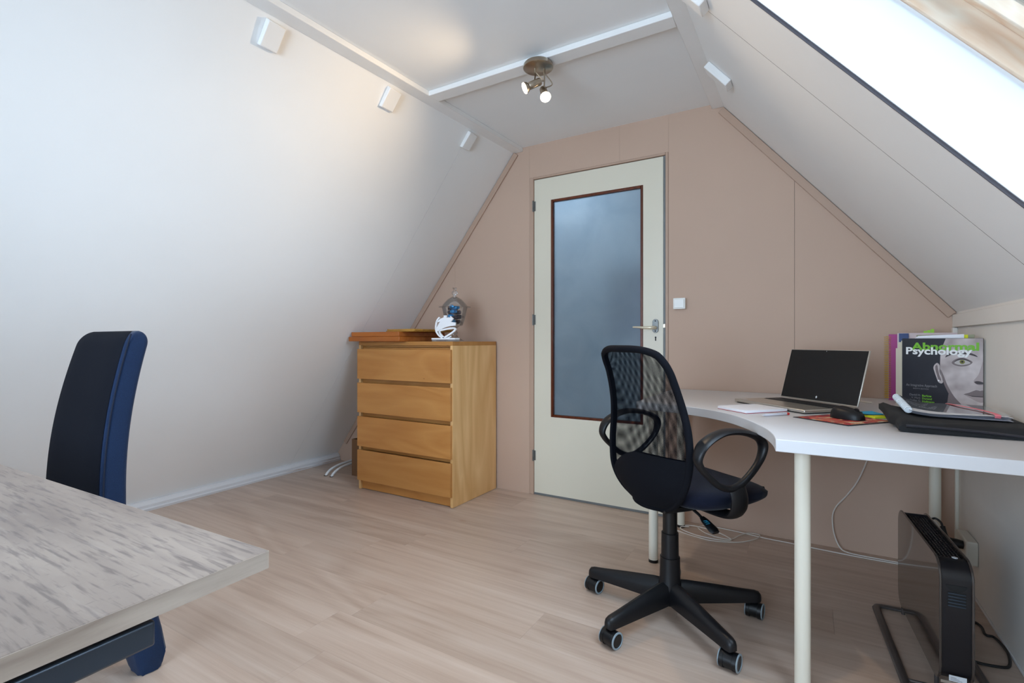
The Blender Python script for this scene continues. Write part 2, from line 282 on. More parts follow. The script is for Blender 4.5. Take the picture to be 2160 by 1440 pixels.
# ------------------------------------------------------------------ helpers: geometry
W = {}
class MB:
    def __init__(s, T=None): s.v = []; s.f = []; s.T = T; s.uv = None
    def add(s, vs, fs):
        o = len(s.v); s.v += [Vector(p) for p in vs]; s.f += [tuple(i + o for i in f) for f in fs]; return s
    def hexa(s, p):
        return s.add(p, [(0, 3, 2, 1), (4, 5, 6, 7), (0, 1, 5, 4), (1, 2, 6, 5), (2, 3, 7, 6), (3, 0, 4, 7)])
    def box(s, x0, x1, y0, y1, z0, z1):
        return s.hexa([(x0, y0, z0), (x1, y0, z0), (x1, y1, z0), (x0, y1, z0), (x0, y0, z1), (x1, y0, z1), (x1, y1, z1), (x0, y1, z1)])
    def prism(s, pts, plane, a, b):
        f = {'xy': lambda p, c: (p[0], p[1], c), 'xz': lambda p, c: (p[0], c, p[1]), 'yz': lambda p, c: (c, p[0], p[1])}[plane]
        n = len(pts)
        return s.add([f(p, a) for p in pts] + [f(p, b) for p in pts], [tuple(range(n - 1, -1, -1)), tuple(range(n, 2 * n))] + [(i, (i + 1) % n, n + (i + 1) % n, n + i) for i in range(n)])
    def tube(s, path, r, n=10, closed=False, ry=None, ref=None):
        """sweep a round or oval section; with ref given, r is the half size along ref"""
        P = [Vector(p) for p in path]; k = len(P); R = r if isinstance(r, (list, tuple)) else [r] * k
        RY = R if ry is None else (ry if isinstance(ry, (list, tuple)) else [ry] * k)
        T = []
        for i in range(k):
            a = P[i - 1] if (i or closed) else P[i]; b = P[(i + 1) % k] if (i < k - 1 or closed) else P[i]
            T.append((b - a).normalized())
        u = Vector(ref) if ref else (T[0].orthogonal()); vs = []
        for i in range(k):
            if ref: u = Vector(ref)
            u = (u - T[i] * u.dot(T[i])).normalized(); w = T[i].cross(u)
            for j in range(n):
                an = 2 * math.pi * j / n; vs.append(P[i] + u * R[i] * math.cos(an) + w * RY[i] * math.sin(an))
        fs = []
        for i in range(k if closed else k - 1):
            for j in range(n):
                a = i * n + j; b = i * n + (j + 1) % n; c = ((i + 1) % k) * n + (j + 1) % n; d = ((i + 1) % k) * n + j; fs.append((a, b, c, d))
        if not closed: fs += [tuple(range(n - 1, -1, -1)), tuple((k - 1) * n + j for j in range(n))]
        return s.add(vs, fs)
    def lathe(s, prof, c=(0, 0, 0), n=32, axis=(0, 0, 1), caps=True):
        ax = Vector(axis).normalized(); u = ax.orthogonal().normalized(); w = ax.cross(u); c = Vector(c); vs = []; fs = []; k = len(prof)
        for r, h in prof:
            for j in range(n):
                an = 2 * math.pi * j / n; vs.append(c + ax * h + (u * math.cos(an) + w * math.sin(an)) * max(r, 1e-5))
        for i in range(k - 1):
            for j in range(n): fs.append((i * n + j, i * n + (j + 1) % n, (i + 1) * n + (j + 1) % n, (i + 1) * n + j))
        if caps: fs += [tuple(range(n - 1, -1, -1)), tuple((k - 1) * n + j for j in range(n))]
        return s.add(vs, fs)
    def cyl(s, a, b, r, n=24, r2=None):
        a, b = Vector(a), Vector(b); return s.lathe([(r, 0), (r if r2 is None else r2, (b - a).length)], a, n, b - a)
    def grid(s, fn, nu, nv, uv=None):
        o = len(s.v); vs = []; fs = []
        for i in range(nu + 1):
            for j in range(nv + 1): vs.append(fn(i / nu, j / nv))
        for i in range(nu):
            for j in range(nv): a = i * (nv + 1) + j; fs.append((a, a + 1, a + nv + 2, a + nv + 1))
        if uv: s.uv = (s.uv or {}); s.uv.update({o + i * (nv + 1) + j: uv(i / nu, j / nv) for i in range(nu + 1) for j in range(nv + 1)})
        return s.add(vs, fs)
    def ell(s, c, rx, ry, rz, nu=20, nv=12, pw=1.0):
        vs = []; fs = []; c = Vector(c)
        sg = lambda x: math.copysign(abs(x) ** pw, x)
        for i in range(nv + 1):
            ph = -math.pi / 2 + math.pi * i / nv
            for j in range(nu):
                th = 2 * math.pi * j / nu
                vs.append(c + Vector((rx * sg(math.cos(ph)) * sg(math.cos(th)), ry * sg(math.cos(ph)) * sg(math.sin(th)), rz * sg(math.sin(ph)))))
        for i in range(nv):
            for j in range(nu): fs.append((i * nu + j, i * nu + (j + 1) % nu, (i + 1) * nu + (j + 1) % nu, (i + 1) * nu + j))
        return s.add(vs, fs)
    def build(s, name, mat, parent=None, bevel=0.0, seg=2, angle=38, sub=0, flip=False, recalc=True, merge=True):
        V = [(s.T @ p) if s.T else p for p in s.v]
        lo = Vector([min(p[i] for p in V) for i in range(3)]); hi = Vector([max(p[i] for p in V) for i in range(3)])
        c = Vector(((lo.x + hi.x) / 2, (lo.y + hi.y) / 2, lo.z))
        me = bpy.data.meshes.new(name); me.from_pydata([p - c for p in V], [], s.f)
        if s.uv:
            ul = me.uv_layers.new(name='UVMap')
            for lp in me.loops: ul.data[lp.index].uv = s.uv[lp.vertex_index]
        if recalc or merge:
            bm = bmesh.new(); bm.from_mesh(me)
            if merge: bmesh.ops.remove_doubles(bm, verts=bm.verts, dist=1e-6)
            if recalc: bmesh.ops.recalc_face_normals(bm, faces=bm.faces)
            bm.to_mesh(me); bm.free()
        for p in me.polygons: p.use_smooth = True
        me.set_sharp_from_angle(angle=math.radians(angle))
        me.materials.append(M[mat] if isinstance(mat, str) else mat)
        o = bpy.data.objects.new(name, me); COL.objects.link(o)
        W[o.name] = c; put(o, parent)
        if bevel:
            b = o.modifiers.new('edge', 'BEVEL'); b.width = bevel; b.segments = seg; b.limit_method = 'ANGLE'; b.angle_limit = math.radians(35)
        if sub:
            sd = o.modifiers.new('smooth', 'SUBSURF'); sd.levels = sub; sd.render_levels = sub
        return o
def put(o, parent):
    c = W[o.name]
    if parent: o.parent = parent; o.location = c - W[parent.name]
    else: o.location = c
def empty(name, loc):
    o = bpy.data.objects.new(name, None); o.empty_display_size = .05; COL.objects.link(o); o.location = loc; W[o.name] = Vector(loc); return o
def tag(o, label, cat, group=None):
    o['label'] = label; o['category'] = cat
    if group: o['group'] = group
    return o
def struct(o, label=None):
    o['kind'] = 'structure'
    if label: o['label'] = label
    return o
def thing(name, loc, label, cat, group=None): return tag(empty(name, loc), label, cat, group)
def BX(*a, T=None): return MB(T).box(*a)
def smooth_path(pts, n=8, closed=False):
    P = [Vector(p) for p in pts]; out = []; k = len(P)
    for i in range(k if closed else k - 1):
        p0 = P[i - 1] if (i or closed) else P[0]; p1 = P[i]; p2 = P[(i + 1) % k]; p3 = P[(i + 2) % k] if (i + 2 < k or closed) else P[-1]
        for j in range(n):
            t = j / n; out.append(.5 * ((2 * p1) + (p2 - p0) * t + (2 * p0 - 5 * p1 + 4 * p2 - p3) * t * t + (3 * p1 - p0 - 3 * p2 + p3) * t ** 3))
    if not closed: out.append(P[-1])
    return out
def rot_at(x, y, z, deg): return Matrix.Translation((x, y, z)) @ Matrix.Rotation(math.radians(deg), 4, 'Z')
def text_mesh(s, string, T, x, z, width, height, bold=0.0):
    """adds lettering to builder s: in the plane spanned by T's x and z axes, lower left at (x, z), fitted to width and height"""
    cu = bpy.data.curves.new('lettering', 'FONT'); cu.body = string; cu.resolution_u = 3; cu.offset = bold; cu.fill_mode = 'FRONT'
    ob = bpy.data.objects.new('lettering', cu); COL.objects.link(ob)
    me = bpy.data.meshes.new_from_object(ob.evaluated_get(bpy.context.evaluated_depsgraph_get()))
    xs = [v.co.x for v in me.vertices]; x0, x1 = min(xs), max(xs)
    cap = .729
    vs = [T @ Vector((x + (v.co.x - x0) / (x1 - x0) * width, 0, z + v.co.y / cap * height)) for v in me.vertices]
    s.add(vs, [tuple(p.vertices) for p in me.polygons])
    bpy.data.objects.remove(ob); bpy.data.meshes.remove(me); bpy.data.curves.remove(cu)

# ================================================================== the setting
# floor: underlay slab and the laminate boards one by one
floor = struct(BX(-3.7, .72, YF - .1, 4.3, -.08, -.008).build('floor', 'floor_base'), 'light laminate floor of long boards')
known = {1.27: -1.44, 1.46: -.84, 1.08: -1.50, .89: -1.35, 1.65: -1.86, 1.84: -.42, 2.03: -1.22, 2.22: -2.02, 2.41: -.62, 2.60: -1.55, 2.79: -.95}
k = -15
while True:
    y0 = round(1.27 + .19 * k, 3); k += 1
    if y0 > 2.88: break
    e = known.get(y0, random.uniform(-2.2, -.9)); x = e - 1.29 * 3
    while x < .55:
        a, b = max(x, -3.52), min(x + 1.29, .55)
        if b - a > .02: BX(a + .0002, b - .0002, max(y0, YF) + .0001, min(y0 + .19, YB + .01) - .0001, -.0079, 0).build('plank', 'floorboard', floor, merge=False, recalc=False)
        x += 1.29
struct(BX(-2.5, .3, 2.97, 4.3, -.0079, 0).build('floor_landing', 'floorboard'))

def TL(y): return Vector((-1.689 - .0495 * (YB - y), y, ZC))
def BL(y): return Vector((-3.491 + .0386 * (YB - y), y, 0))
NL = Vector((-math.sin(math.atan(1.268)), 0, math.cos(math.atan(1.268))))
def left_sheet(mb, ya, yb, d0, d1, ext=0.0):
    def f(d): return lambda u, v: BL(ya + (yb - ya) * u).lerp(TL(ya + (yb - ya) * u), v * (1 + ext)) + NL * d
    n = 8; m = 6
    mb.grid(f(d0), n, m); mb.grid(f(d1), n, m)
    def edge(fix, val):
        g0, g1 = f(d0), f(d1)
        q = (lambda u, v: (g0 if v < .5 else g1)(val, u)) if fix == 'u' else (lambda u, v: (g0 if v < .5 else g1)(u, val))
        mb.grid(q, m if fix == 'u' else n, 1)
    for a in (('u', 0), ('u', 1), ('v', 0), ('v', 1)): edge(*a)
    return mb
wl = struct(left_sheet(MB(), YF - .05, 3.0, .012, .10, .06).build('wall_left', 'crack'), 'white painted sloping wall under the roof')
for a, b in ((YF, 2.4291), (2.4309, YB + .005)): left_sheet(MB(), a, b, 0, .0119, .0).build('panel', 'white_wall', wl)
ceiling = struct(BX(-2.0, -.30, YF - .05, 3.0, ZC, ZC + .08).build('ceiling', 'white_ceiling'), 'flat white ceiling strip between the slopes')

# right slope with the roof-window hole
y0, y1, s0, s1 = SKY['y0'], SKY['y1'], SKY['s0'], SKY['s1']; SL = 1.523
def slab(mb, sa, sb, ya, yb, d0, d1):
    return mb.hexa([RS(sa, ya, d0), RS(sb, ya, d0), RS(sb, yb, d0), RS(sa, yb, d0), RS(sa, ya, d1), RS(sb, ya, d1), RS(sb, yb, d1), RS(sa, yb, d1)])
mb = MB()
for q in ((-.1, SL + .08, YF - .05, y0 - .02), (-.1, SL + .08, y1 + .02, 3.0), (-.1, s0 - .02, y0 - .02, y1 + .02), (s1 + .02, SL + .08, y0 - .02, y1 + .02)): slab(mb, *q, .012, .09)
wr = struct(mb.build('wall_right_slope', 'crack', merge=False), 'white painted right roof slope around the skylight')
for q in ((0, SL, YF, y0), (0, SL, 1.8412, YB + .005), (0, SL, y1 + .004, 1.8390), (0, s0, y0, y1 + .004), (s1, SL, y0, y1 + .004)):
    slab(MB(), *q, 0, .0119).build('panel', 'white_wall', wr)
slab(MB(), 0, SL, 1.8391, 1.8411, -.0002, .0115).build('joint_filler', 'crack', wr)
wk = struct(BX(.55, .62, YF - .05, 3.0, -.02, 1.14).build('wall_right', 'white_knee'), 'white knee wall under the right slope')
struct(BX(.536, .5495, YF, YB, 1.062, 1.118).build('trim_1', 'white_knee', bevel=.002), 'flat batten along the top of the knee wall')
struct(BX(.532, .5495, YB - .03, YB - .001, .74, 1.061).build('trim_2', 'white_knee', bevel=.003))

# skylight
win = struct(empty('window_1', RS(.7, .95, .1)), 'open pine roof window in the right slope')
def reveal(name, mat, d0, d1, t, inset, bevel=0.0, par=win):
    a0, a1, b0, b1 = s0 - inset, s1 + inset, y0 - inset, y1 + inset      # inset < 0 moves the boards inward
    for q in ((a0, a1, b1, b1 + t), (a0, a1, b0 - t, b0), (a0 - t, a0, b0 - t, b1 + t), (a1, a1 + t, b0 - t, b1 + t)):
        slab(MB(), *q, d0, d1).build(name, mat, par, bevel=bevel)
reveal('gasket', 'gasket', -.001, .0065, .0036, .0)
reveal('lining_trim', 'lining', .0070, .030, .012, -.003, .001)
reveal('lining_board', 'lining', .0305, .178, .016, .0)
for q in ((s0, s1, y1 - .008, y1 + .04), (s0, s1, y0 - .04, y0 + .008), (s0 - .04, s0 + .008, y0 + .008, y1 - .008), (s1 - .008, s1 + .04, y0 + .008, y1 - .008)):
    slab(MB(), *q, .1785, .246).build('window_frame', 'pine', win, bevel=.003)
sash = []
for q in ((s0 + .009, s1 - .009, y1 - .034, y1 - .0082), (s0 + .009, s1 - .009, y0 + .0082, y0 + .034), (s0 + .0082, s0 + .06, y0 + .034, y1 - .034), (s1 - .06, s1 - .0082, y0 + .034, y1 - .034)):
    sash.append(slab(MB(), *q, .236, .285).build('sash', 'pine', win, bevel=.004))
slab(MB(), s0 + .06, s1 - .06, y0 + .034, y1 - .034, .270, .274).build('pane', 'window_glass', win)

# back wall: base slab round the doorway, painted boards in front
XD0, XD1, ZD = -1.590, -.692, 2.074
def roof_z(x): return min(ZC, 2.265 + 1.268 * (x + 1.705), 2.25 - 1.188 * (x + .393))
wb = struct(MB().box(-3.7, XD0, YB + .010, 2.97, 0, 2.45).box(XD1, .62, YB + .010, 2.97, 0, 2.45).box(XD0, XD1, YB + .010, 2.97, ZD, 2.45).build('wall_back', 'crack', merge=False), 'dusty pink boarded back wall')
def board(xa, xb, zb=0.0):
    top = [x for x in (xa, -1.689, -.4225, xb) if xa <= x <= xb]
    pts = [(xa, zb), (xb, zb)] + [(x, max(zb, roof_z(x)) + (.0 if x in (xa, xb) else .0)) for x in sorted(set(top), reverse=True)]
    MB().prism(pts, 'xz', YB, YB + .0099).build('panel', 'pink', wb)
board(-3.49, -2.2022); board(-2.2015, XD0 - .0003); board(XD0 + .0003, -.9778, ZD); board(-.9772, XD1 - .0003, ZD); board(XD1 + .0003, -.0705); board(-.0690, .551)
cl, sl_ = math.cos(math.atan(1.268)), math.sin(math.atan(1.268))
def batten(name, p0, p1, inward, w, t=.012):
    a, b = Vector((p0[0], 0, p0[1])), Vector((p1[0], 0, p1[1])); n = Vector((inward[0], 0, inward[1])) * w
    c = [a, b, b + n, a + n]
    return struct(MB().hexa([Vector((p.x, YB - t, p.z)) for p in c] + [Vector((p.x, YB - .0002, p.z)) for p in c]).build(name, 'pink_trim', bevel=.002))
batten('trim_3', (-1.703, 2.262), (-3.36, .166), (sl_, -cl), .036)['label'] = 'pink batten along the left slope'
batten('trim_4', (-.40, 2.254), (.548, 1.128), (-math.sin(AR), -math.cos(AR)), .036)['label'] = 'pink batten along the right slope'
wf = MB()
for q in ((-3.7, -1.9, 0, 2.5), (-.1, .72, 0, 2.5), (-1.9, -.1, 0, .3), (-1.9, -.1, 2.0, 2.5)): wf.box(q[0], q[1], YF - .08, YF, q[2], q[3])
struct(wf.build('wall_front', 'white_wall', merge=False), 'gable wall behind the viewer')
w2 = struct(empty('fill_window', (-1.0, YF - .04, .3)), 'unseen gable window added to light the room')  # unseen window added to brighten the ceiling and the back wall
for q in ((-1.9, -.1, .3, .36), (-1.9, -.1, 1.94, 2.0), (-1.9, -1.84, .36, 1.94), (-.16, -.1, .36, 1.94)): BX(q[0], q[1], YF - .07, YF - .01, q[2], q[3]).build('window_frame', 'white_gloss', w2, bevel=.003)
BX(-1.84, -.16, YF - .045, YF - .040, .36, 1.94).build('pane', 'window_glass', w2)

# landing added behind the frosted door, its roof opening placed to light the pane
ld = MB(); ld.box(-2.5, -2.44, 2.97, 4.3, 0, 2.5).box(.24, .3, 2.97, 4.3, 0, 2.5).box(-2.5, -1.42, 3.9, 4.3, 0, 2.5).box(-.7, .3, 3.9, 4.3, 0, 2.5).box(-1.42, -.7, 3.9, 4.3, 1.58, 2.5).box(-1.42, -.7, 3.9, 4.3, 0, 1.02)
ld.box(-2.5, -2.1, 2.97, 4.3, 2.5, 2.56).box(-1.5, .3, 2.97, 4.3, 2.5, 2.56).box(-2.1, -1.5, 2.97, 3.25, 2.5, 2.56).box(-2.1, -1.5, 3.75, 4.3, 2.5, 2.56)
wld = struct(ld.build('wall_landing', 'white_wall', merge=False), 'white landing walls added to light the frosted door')
BX(-1.4195, -.7005, 4.0, 4.01, .9, 1.7).build('pane_darkener', 'navy_tab', wld)  # dark panel added behind a wall opening, darkens part of the pane

# ceiling battens: edge purlins and the cross batten
def purlin(name, pa, pb, wd, z0, z1, label):
    (xa, ya), (xb, yb) = pa, pb
    return struct(MB().hexa([(xa, ya, z0), (xa + wd, ya, z0), (xb + wd, yb, z0), (xb, yb, z0), (xa, ya, z1), (xa + wd, ya, z1), (xb + wd, yb, z1), (xb, yb, z1)]).build(name, 'white_gloss', bevel=.003), label)
purlin('trim_5', (-1.915, YF), (-1.712, YB - .001), .073, 2.258, ZC - .0005, 'white purlin along the left ceiling edge')
purlin('trim_6', (-.460, YF), (-.460, YB - .001), .062, 2.258, ZC - .0005, 'white purlin along the right ceiling edge')
struct(BX(-1.688, -.4605, 1.985, 2.062, 2.259, ZC - .0005).build('trim_7', 'white_gloss', bevel=.003), 'white cross batten carrying the spotlight')
for i, (ya, w) in enumerate(((1.170, .075), (1.785, .080), (2.410, .072))):
    top = TL(ya); dn = (BL(ya) - TL(ya)).normalized()
    mb = MB(); p = []
    for dd in (-.0005, -.026):
        for ss, yy in ((.045, ya), (.045, ya + w), (.150, ya + w), (.150, ya)): p.append(Vector((top.x, yy, top.z)) + dn * ss + NL * dd + (Vector((0, 0, .006)) if dd < -.01 and ss > .1 else Vector()))
    mb.hexa(p)
    tag(mb.build('wooden_block', 'white_gloss', bevel=.004), ['white painted block on the left slope nearest the viewer', 'white painted block on the left slope beside the cross batten', 'white painted block on the left slope nearest the pink wall'][i], 'block', 'blocks under the purlins')
for i, ya in enumerate((1.745, 2.345)):
    mb = MB(); p = []
    for dd in (-.0005, -.032):
        for ss, yy in ((SL - .06, ya), (SL - .06, ya + .07), (SL - .20, ya + .07), (SL - .20, ya)): p.append(RS(ss, yy, dd))
    mb.hexa(p)
    tag(mb.build('wooden_block', 'white_gloss', bevel=.004), ['white painted block on the right slope cut by the top picture edge', 'white painted block on the right slope nearest the pink wall'][i], 'block', 'blocks under the purlins')

# skirting on the left: stepped moulding
def bl_x(y): return -3.410 + .0386 * (YB - y)
prof = [(-.07, 0), (.0, 0), (.004, .014), (-.004, .020), (-.002, .036), (-.012, .044), (-.016, .058), (-.045, .060)]
ya, yb = YF, YB - .004; n = len(prof)
mb = MB().add([(bl_x(ya) + p[0], ya, p[1]) for p in prof] + [(bl_x(yb) + p[0], yb, p[1]) for p in prof],
              [tuple(range(n - 1, -1, -1)), tuple(range(n, 2 * n))] + [(i, (i + 1) % n, n + (i + 1) % n, n + i) for i in range(n)])
M['skirt'] = wood('worn_white_skirting', (172, 136, 110), (220, 220, 222), 'y', fine=26, coarse=3, stretch=.03, rough=.5, contrast=.34, rings=.0, bump=.2)
M['skirt'].node_tree.nodes['Color Ramp'].color_ramp.elements[0].position = .30; M['skirt'].node_tree.nodes['Color Ramp'].color_ramp.elements[1].position = .40
struct(mb.build('baseboard_left', 'skirt'), 'worn white stepped skirting under the left slope')
struct(BX(.5445, .5498, YF, YB - .03, .0005, .010).build('baseboard_right', 'white_gloss', bevel=.002))

# ------------------------------------------------------------------ door
door = struct(empty('door_1', (-1.13, YB + .02, 0)), 'cream door with a tall frosted pane')
for q in ((XD0 + .0005, -1.558, 0, ZD), (-.7085, XD1 - .0005, 0, ZD), (-1.558, -.7085, 2.060, ZD)): BX(q[0], q[1], YB - .004, YB + .06, q[2], q[3] - .0005).build('door_frame', 'pink_trim', door, bevel=.003)
BX(-.7210, -.7090, YB + .004, YB + .05, .002, 2.058).build('rebate_strip', 'grey_paint', door)
yd0, yd1 = YB + .005, YB + .043; xl, xr, zt, zb_ = -1.556, -.7225, 2.056, .014; gl, gr, gt, gb = -1.436, -.838, 1.912, .514
BXd = MB().box(xl, gl, yd0, yd1, zb_, zt).box(gr, xr, yd0, yd1, zb_, zt).box(gl, gr, yd0, yd1, gt, zt).box(gl, gr, yd0, yd1, zb_, gb)
BXd.build('door_leaf', 'door', door, merge=False)
BX(xl, xr, yd0 - .001, yd1, .001, .0135).build('weather_strip', 'grey_paint', door)
for q in ((gl, gl + .016, gb, gt), (gr - .016, gr, gb, gt), (gl + .016, gr - .016, gt - .016, gt), (gl + .016, gr - .016, gb, gb + .016)):
    BX(q[0], q[1], yd0 - .002, yd1 - .012, q[2], q[3]).build('glazing_bead', 'mahog', door, bevel=.003)
BX(gl + .012, gr - .012, yd1 - .018, yd1 - .013, gb + .012, gt - .012).build('pane', 'frosted', door)
for z in (1.885, 1.142, .255):
    h = BX(xl - .004, xl + .010, yd0 - .003, yd0 - .0004, z - .032, z + .032).build('hinge', 'grey_metal', door, bevel=.001)
    MB().cyl((xl - .006, yd0 - .007, z - .036), (xl - .006, yd0 - .007, z + .036), .0058, 12).build('hinge_pin', 'grey_metal', h)
hx = -.7655
pl = [(hx + .0175 * math.cos(a), 1.089 + math.copysign(.022, math.sin(a)) + .0175 * math.sin(a)) for a in [math.pi * 2 * i / 24 + .01 for i in range(24)]]
hp = MB().prism(pl, 'xz', yd0 - .007, yd0 - .0004).build('handle_plate', 'grey_metal', door, bevel=.0015)
for z in (1.118, 1.060): MB().cyl((hx, yd0 - .0085, z), (hx, yd0 - .0065, z), .004, 12).build('screw', 'dark_hole', hp)
lv = smooth_path([(hx, yd0 - .006, 1.079), (hx, yd0 - .035, 1.079), (hx - .014, yd0 - .048, 1.0785), (hx - .05, yd0 - .050, 1.079), (hx - .09, yd0 - .049, 1.082), (hx - .118, yd0 - .049, 1.083)], 5)
MB().tube(lv, [.010] * 6 + [.0105 - .0003 * i for i in range(len(lv) - 6)], 12, ry=[.010] * 6 + [.0095 - .00028 * i for i in range(len(lv) - 6)]).build('lever', 'lever', hp)
MB().cyl((hx, yd0 - .0012, 1.024), (hx, yd0 - .0004, 1.024), .0048, 14).box(hx - .003, hx + .003, yd0 - .0012, yd0 - .0004, 1.004, 1.024).build('keyhole', 'dark_hole', door, merge=False)
BX(-.7220, -.7095, YB - .002, YB + .012, 1.078, 1.100).build('latch', 'lever', door, bevel=.001)

# ------------------------------------------------------------------ light switch
sw = thing('light_switch', (-.626, YB, 1.180), 'square white rocker light switch on the pink wall by the door', 'switch')
BX(-.660, -.594, YB - .030, YB - .0005, 1.180, 1.242).build('housing', 'white_plastic', sw, bevel=.004, seg=3)
BX(-.653, -.601, YB - .035, YB - .0302, 1.187, 1.235).build('rocker', 'white_plastic', sw, bevel=.002)

# ------------------------------------------------------------------ ceiling spotlight
lamp = thing('ceiling_spotlight', (-1.056, 2.005, 2.236), 'round nickel ceiling spotlight with two lit heads', 'ceiling light')
cx, cy = -1.060, 2.008
MB().lathe([(.060, 2.2585), (.066, 2.252), (.068, 2.238), (.066, 2.236), (.0, 2.2345)], (cx, cy, 0), 48).build('ceiling_plate', 'brushed', lamp, angle=50)
def spot_head(joint, bulb, stem_from, cable_mid, power, cone):
    j, b, sf = Vector(joint), Vector(bulb), Vector(stem_from); ax = (b - j).normalized()
    MB().cyl(sf, sf + Vector((0, 0, -.022)), .0042, 12).build('stem_socket', 'brushed', lamp)
    MB().tube(smooth_path([sf + Vector((0, 0, -.02)), (sf + j) / 2 + Vector((.002, 0, -.004)), j + Vector((0, 0, .012))], 6), .0032, 10).build('stem', 'brushed', lamp)
    MB().tube(smooth_path([sf + Vector((.004, .002, -.02)), Vector(cable_mid), j - ax * .035, j - ax * .022], 8), .0026, 8).build('cable', 'brushed', lamp)
    r = .0165
    hs = MB().lathe([(.006, -.032), (r - .002, -.030), (r, -.026), (r, .026), (r - .002, .029), (.012, .030)], j, 28, ax).build('lamp_housing', 'brushed', lamp)
    MB().lathe([(.013, .029), (.020, .034), (.0245, .046), (.0250, .048), (.0240, .0485)], j, 28, ax).build('reflector', 'brushed', hs)
    MB().lathe([(.0238, .0487), (.0225, .0515), (.015, .0545), (.0, .0555)], j, 28, ax).build('bulb', 'bulb', hs)
    l = bpy.data.lights.new('bulb_light', 'SPOT'); l.energy = power; l.color = (1.0, .76, .50); l.spot_size = math.radians(cone); l.spot_blend = 1.0; l.shadow_soft_size = .022
    lo = bpy.data.objects.new('bulb_light', l); COL.objects.link(lo); p = j + ax * .060; lo.rotation_euler = ax.to_track_quat('-Z', 'Y').to_euler(); lo.parent = lamp; lo.location = p - W[lamp.name]
spot_head((-1.056, 1.965, 2.146), (-1.056 - .05, 1.965 - .040, 2.146 - .032), (-1.072, 2.000, 2.2355), (-1.030, 2.000, 2.17), 26, 138)
spot_head((-1.042, 2.030, 2.134), (-1.042 + .026, 2.030 - .030, 2.134 - .048), (-1.040, 2.030, 2.2355), (-1.010, 2.05, 2.17), 26, 150)

# ------------------------------------------------------------------ dresser
dr = thing('dresser', (-2.24, 2.62, 0), 'birch veneer chest of four drawers in the corner', 'dresser')
dx0, dx1, dy0, dy1 = -2.640, -1.840, 2.392, 2.872
BX(dx0, dx1, dy0, dy1, .975, 1.0).build('top', 'birch_top', dr, bevel=.001)
for a in (dx0, dx1 - .018): BX(a + (.0 if a == dx0 else 0), a + .018, dy0 + .0003, dy1, .002, .9747).build('side_panel', 'birch_v', dr)
BX(dx0 + .0185, dx1 - .0185, dy0 + .015, dy0 + .033, .004, .060).build('plinth', 'birch', dr)
BX(dx0 + .0185, dx1 - .0185, dy1 - .02, dy1 - .010, .06, .974).build('back_panel', 'birch', dr)
for z0, z1 in ((.9655, .9745), (.9495, .965), (.724, .748), (.4975, .5215), (.271, .2945)):
    BX(dx0 + .0185, dx1 - .0185, dy0 + .020, dy0 + .045, z0 - .004, z1 - .0005).build('cross_rail', 'birch', dr)
for i, (z0, z1) in enumerate(((.749, .950), (.5225, .7225), (.2955, .496), (.066, .2695))):
    d = BX(dx0 + .004, dx1 - .004, dy0 - .019, dy0 - .0005, z0, z1).build('drawer', 'birch', dr, bevel=.0012)
    BX(dx0 + .03, dx1 - .03, dy0 + .0465, dy0 + .40, z0 + .02, z1 - .03).build('drawer_box', 'birch_edge', d)

# flat wooden case and board on the dresser
cs = thing('wooden_case', (-2.44, 2.55, 1.0), 'flat orange varnished wooden case overhanging the dresser', 'case')
BX(-2.662, -2.205, 2.322, 2.79, 1.0005, 1.031).build('case_bottom', 'case', cs, bevel=.003)
BX(-2.640, -2.213, 2.326, 2.785, 1.0315, 1.062).build('case_lid', 'case', cs, bevel=.003)
BX(-2.228, -2.2125, 2.45, 2.462, 1.0 + .004, 1.012).build('green_mark', 'dark_green', cs)
cb = thing('wooden_board', (-2.3, 2.58, 1.0625), 'thin yellowish wooden board lying on the orange case', 'board')
BX(-2.345, -2.112, 2.36, 2.77, 1.0686, 1.0790).build('upper_leaf', 'case_top', cb, bevel=.001)
BX(-2.350, -2.118, 2.355, 2.77, 1.0625, 1.0683).build('lower_leaf', 'case_top', cb, bevel=.001)

# sculpture: white scribble on an acrylic block
sc_ = thing('scribble_sculpture', (-1.925, 2.43, 1.0), 'white cut-out scribble sculpture on a small clear block', 'sculpture')
sx = lambda x: -2.014 + (x - 288) / 400 * .184; sz = lambda y: 1.0005 + (1122 - y) / 8 * .00295
BX(sx(290), sx(676), 2.405, 2.452, 1.0003, sz(1092)).build('base', 'acrylic', sc_, bevel=.001)
BX(sx(288), sx(678), 2.403, 2.454, sz(1091.5), sz(1066)).build('base_plate', 'sculpt', sc_, bevel=.001)
blob = [(462, 690), (508, 690), (502, 732), (545, 722), (575, 735), (566, 700), (618, 748), (575, 800), (655, 812), (652, 862), (540, 872), (445, 905), (398, 932), (345, 958), (328, 900), (352, 870), (375, 820), (400, 790), (345, 806), (340, 790), (400, 745), (460, 722)]
def stroke(mb, pts, w):
    P = smooth_path([Vector((sx(x), 0, sz(y))) for x, y in pts], 6); L_, R_ = [], []
    for i, p in enumerate(P):
        t = (P[min(i + 1, len(P) - 1)] - P[max(i - 1, 0)]).normalized(); nn = Vector((-t.z, 0, t.x)) * w / 2
        L_.append(p + nn); R_.append(p - nn)
    for i in range(len(P) - 1):
        q = [L_[i], L_[i + 1], R_[i + 1], R_[i]]
        mb.hexa([Vector((p.x, 2.424, p.z)) for p in q] + [Vector((p.x, 2.433, p.z)) for p in q])
mb = MB().prism([(sx(x), sz(y)) for x, y in blob], 'xz', 2.424, 2.433)
stroke(mb, [(385, 722), (345, 770), (325, 850), (327, 940), (365, 1010), (430, 1060), (470, 1075)], .010)
stroke(mb, [(395, 940), (480, 922), (560, 908), (625, 903), (650, 925), (610, 968), (540, 1015), (480, 1050), (455, 1070)], .010)
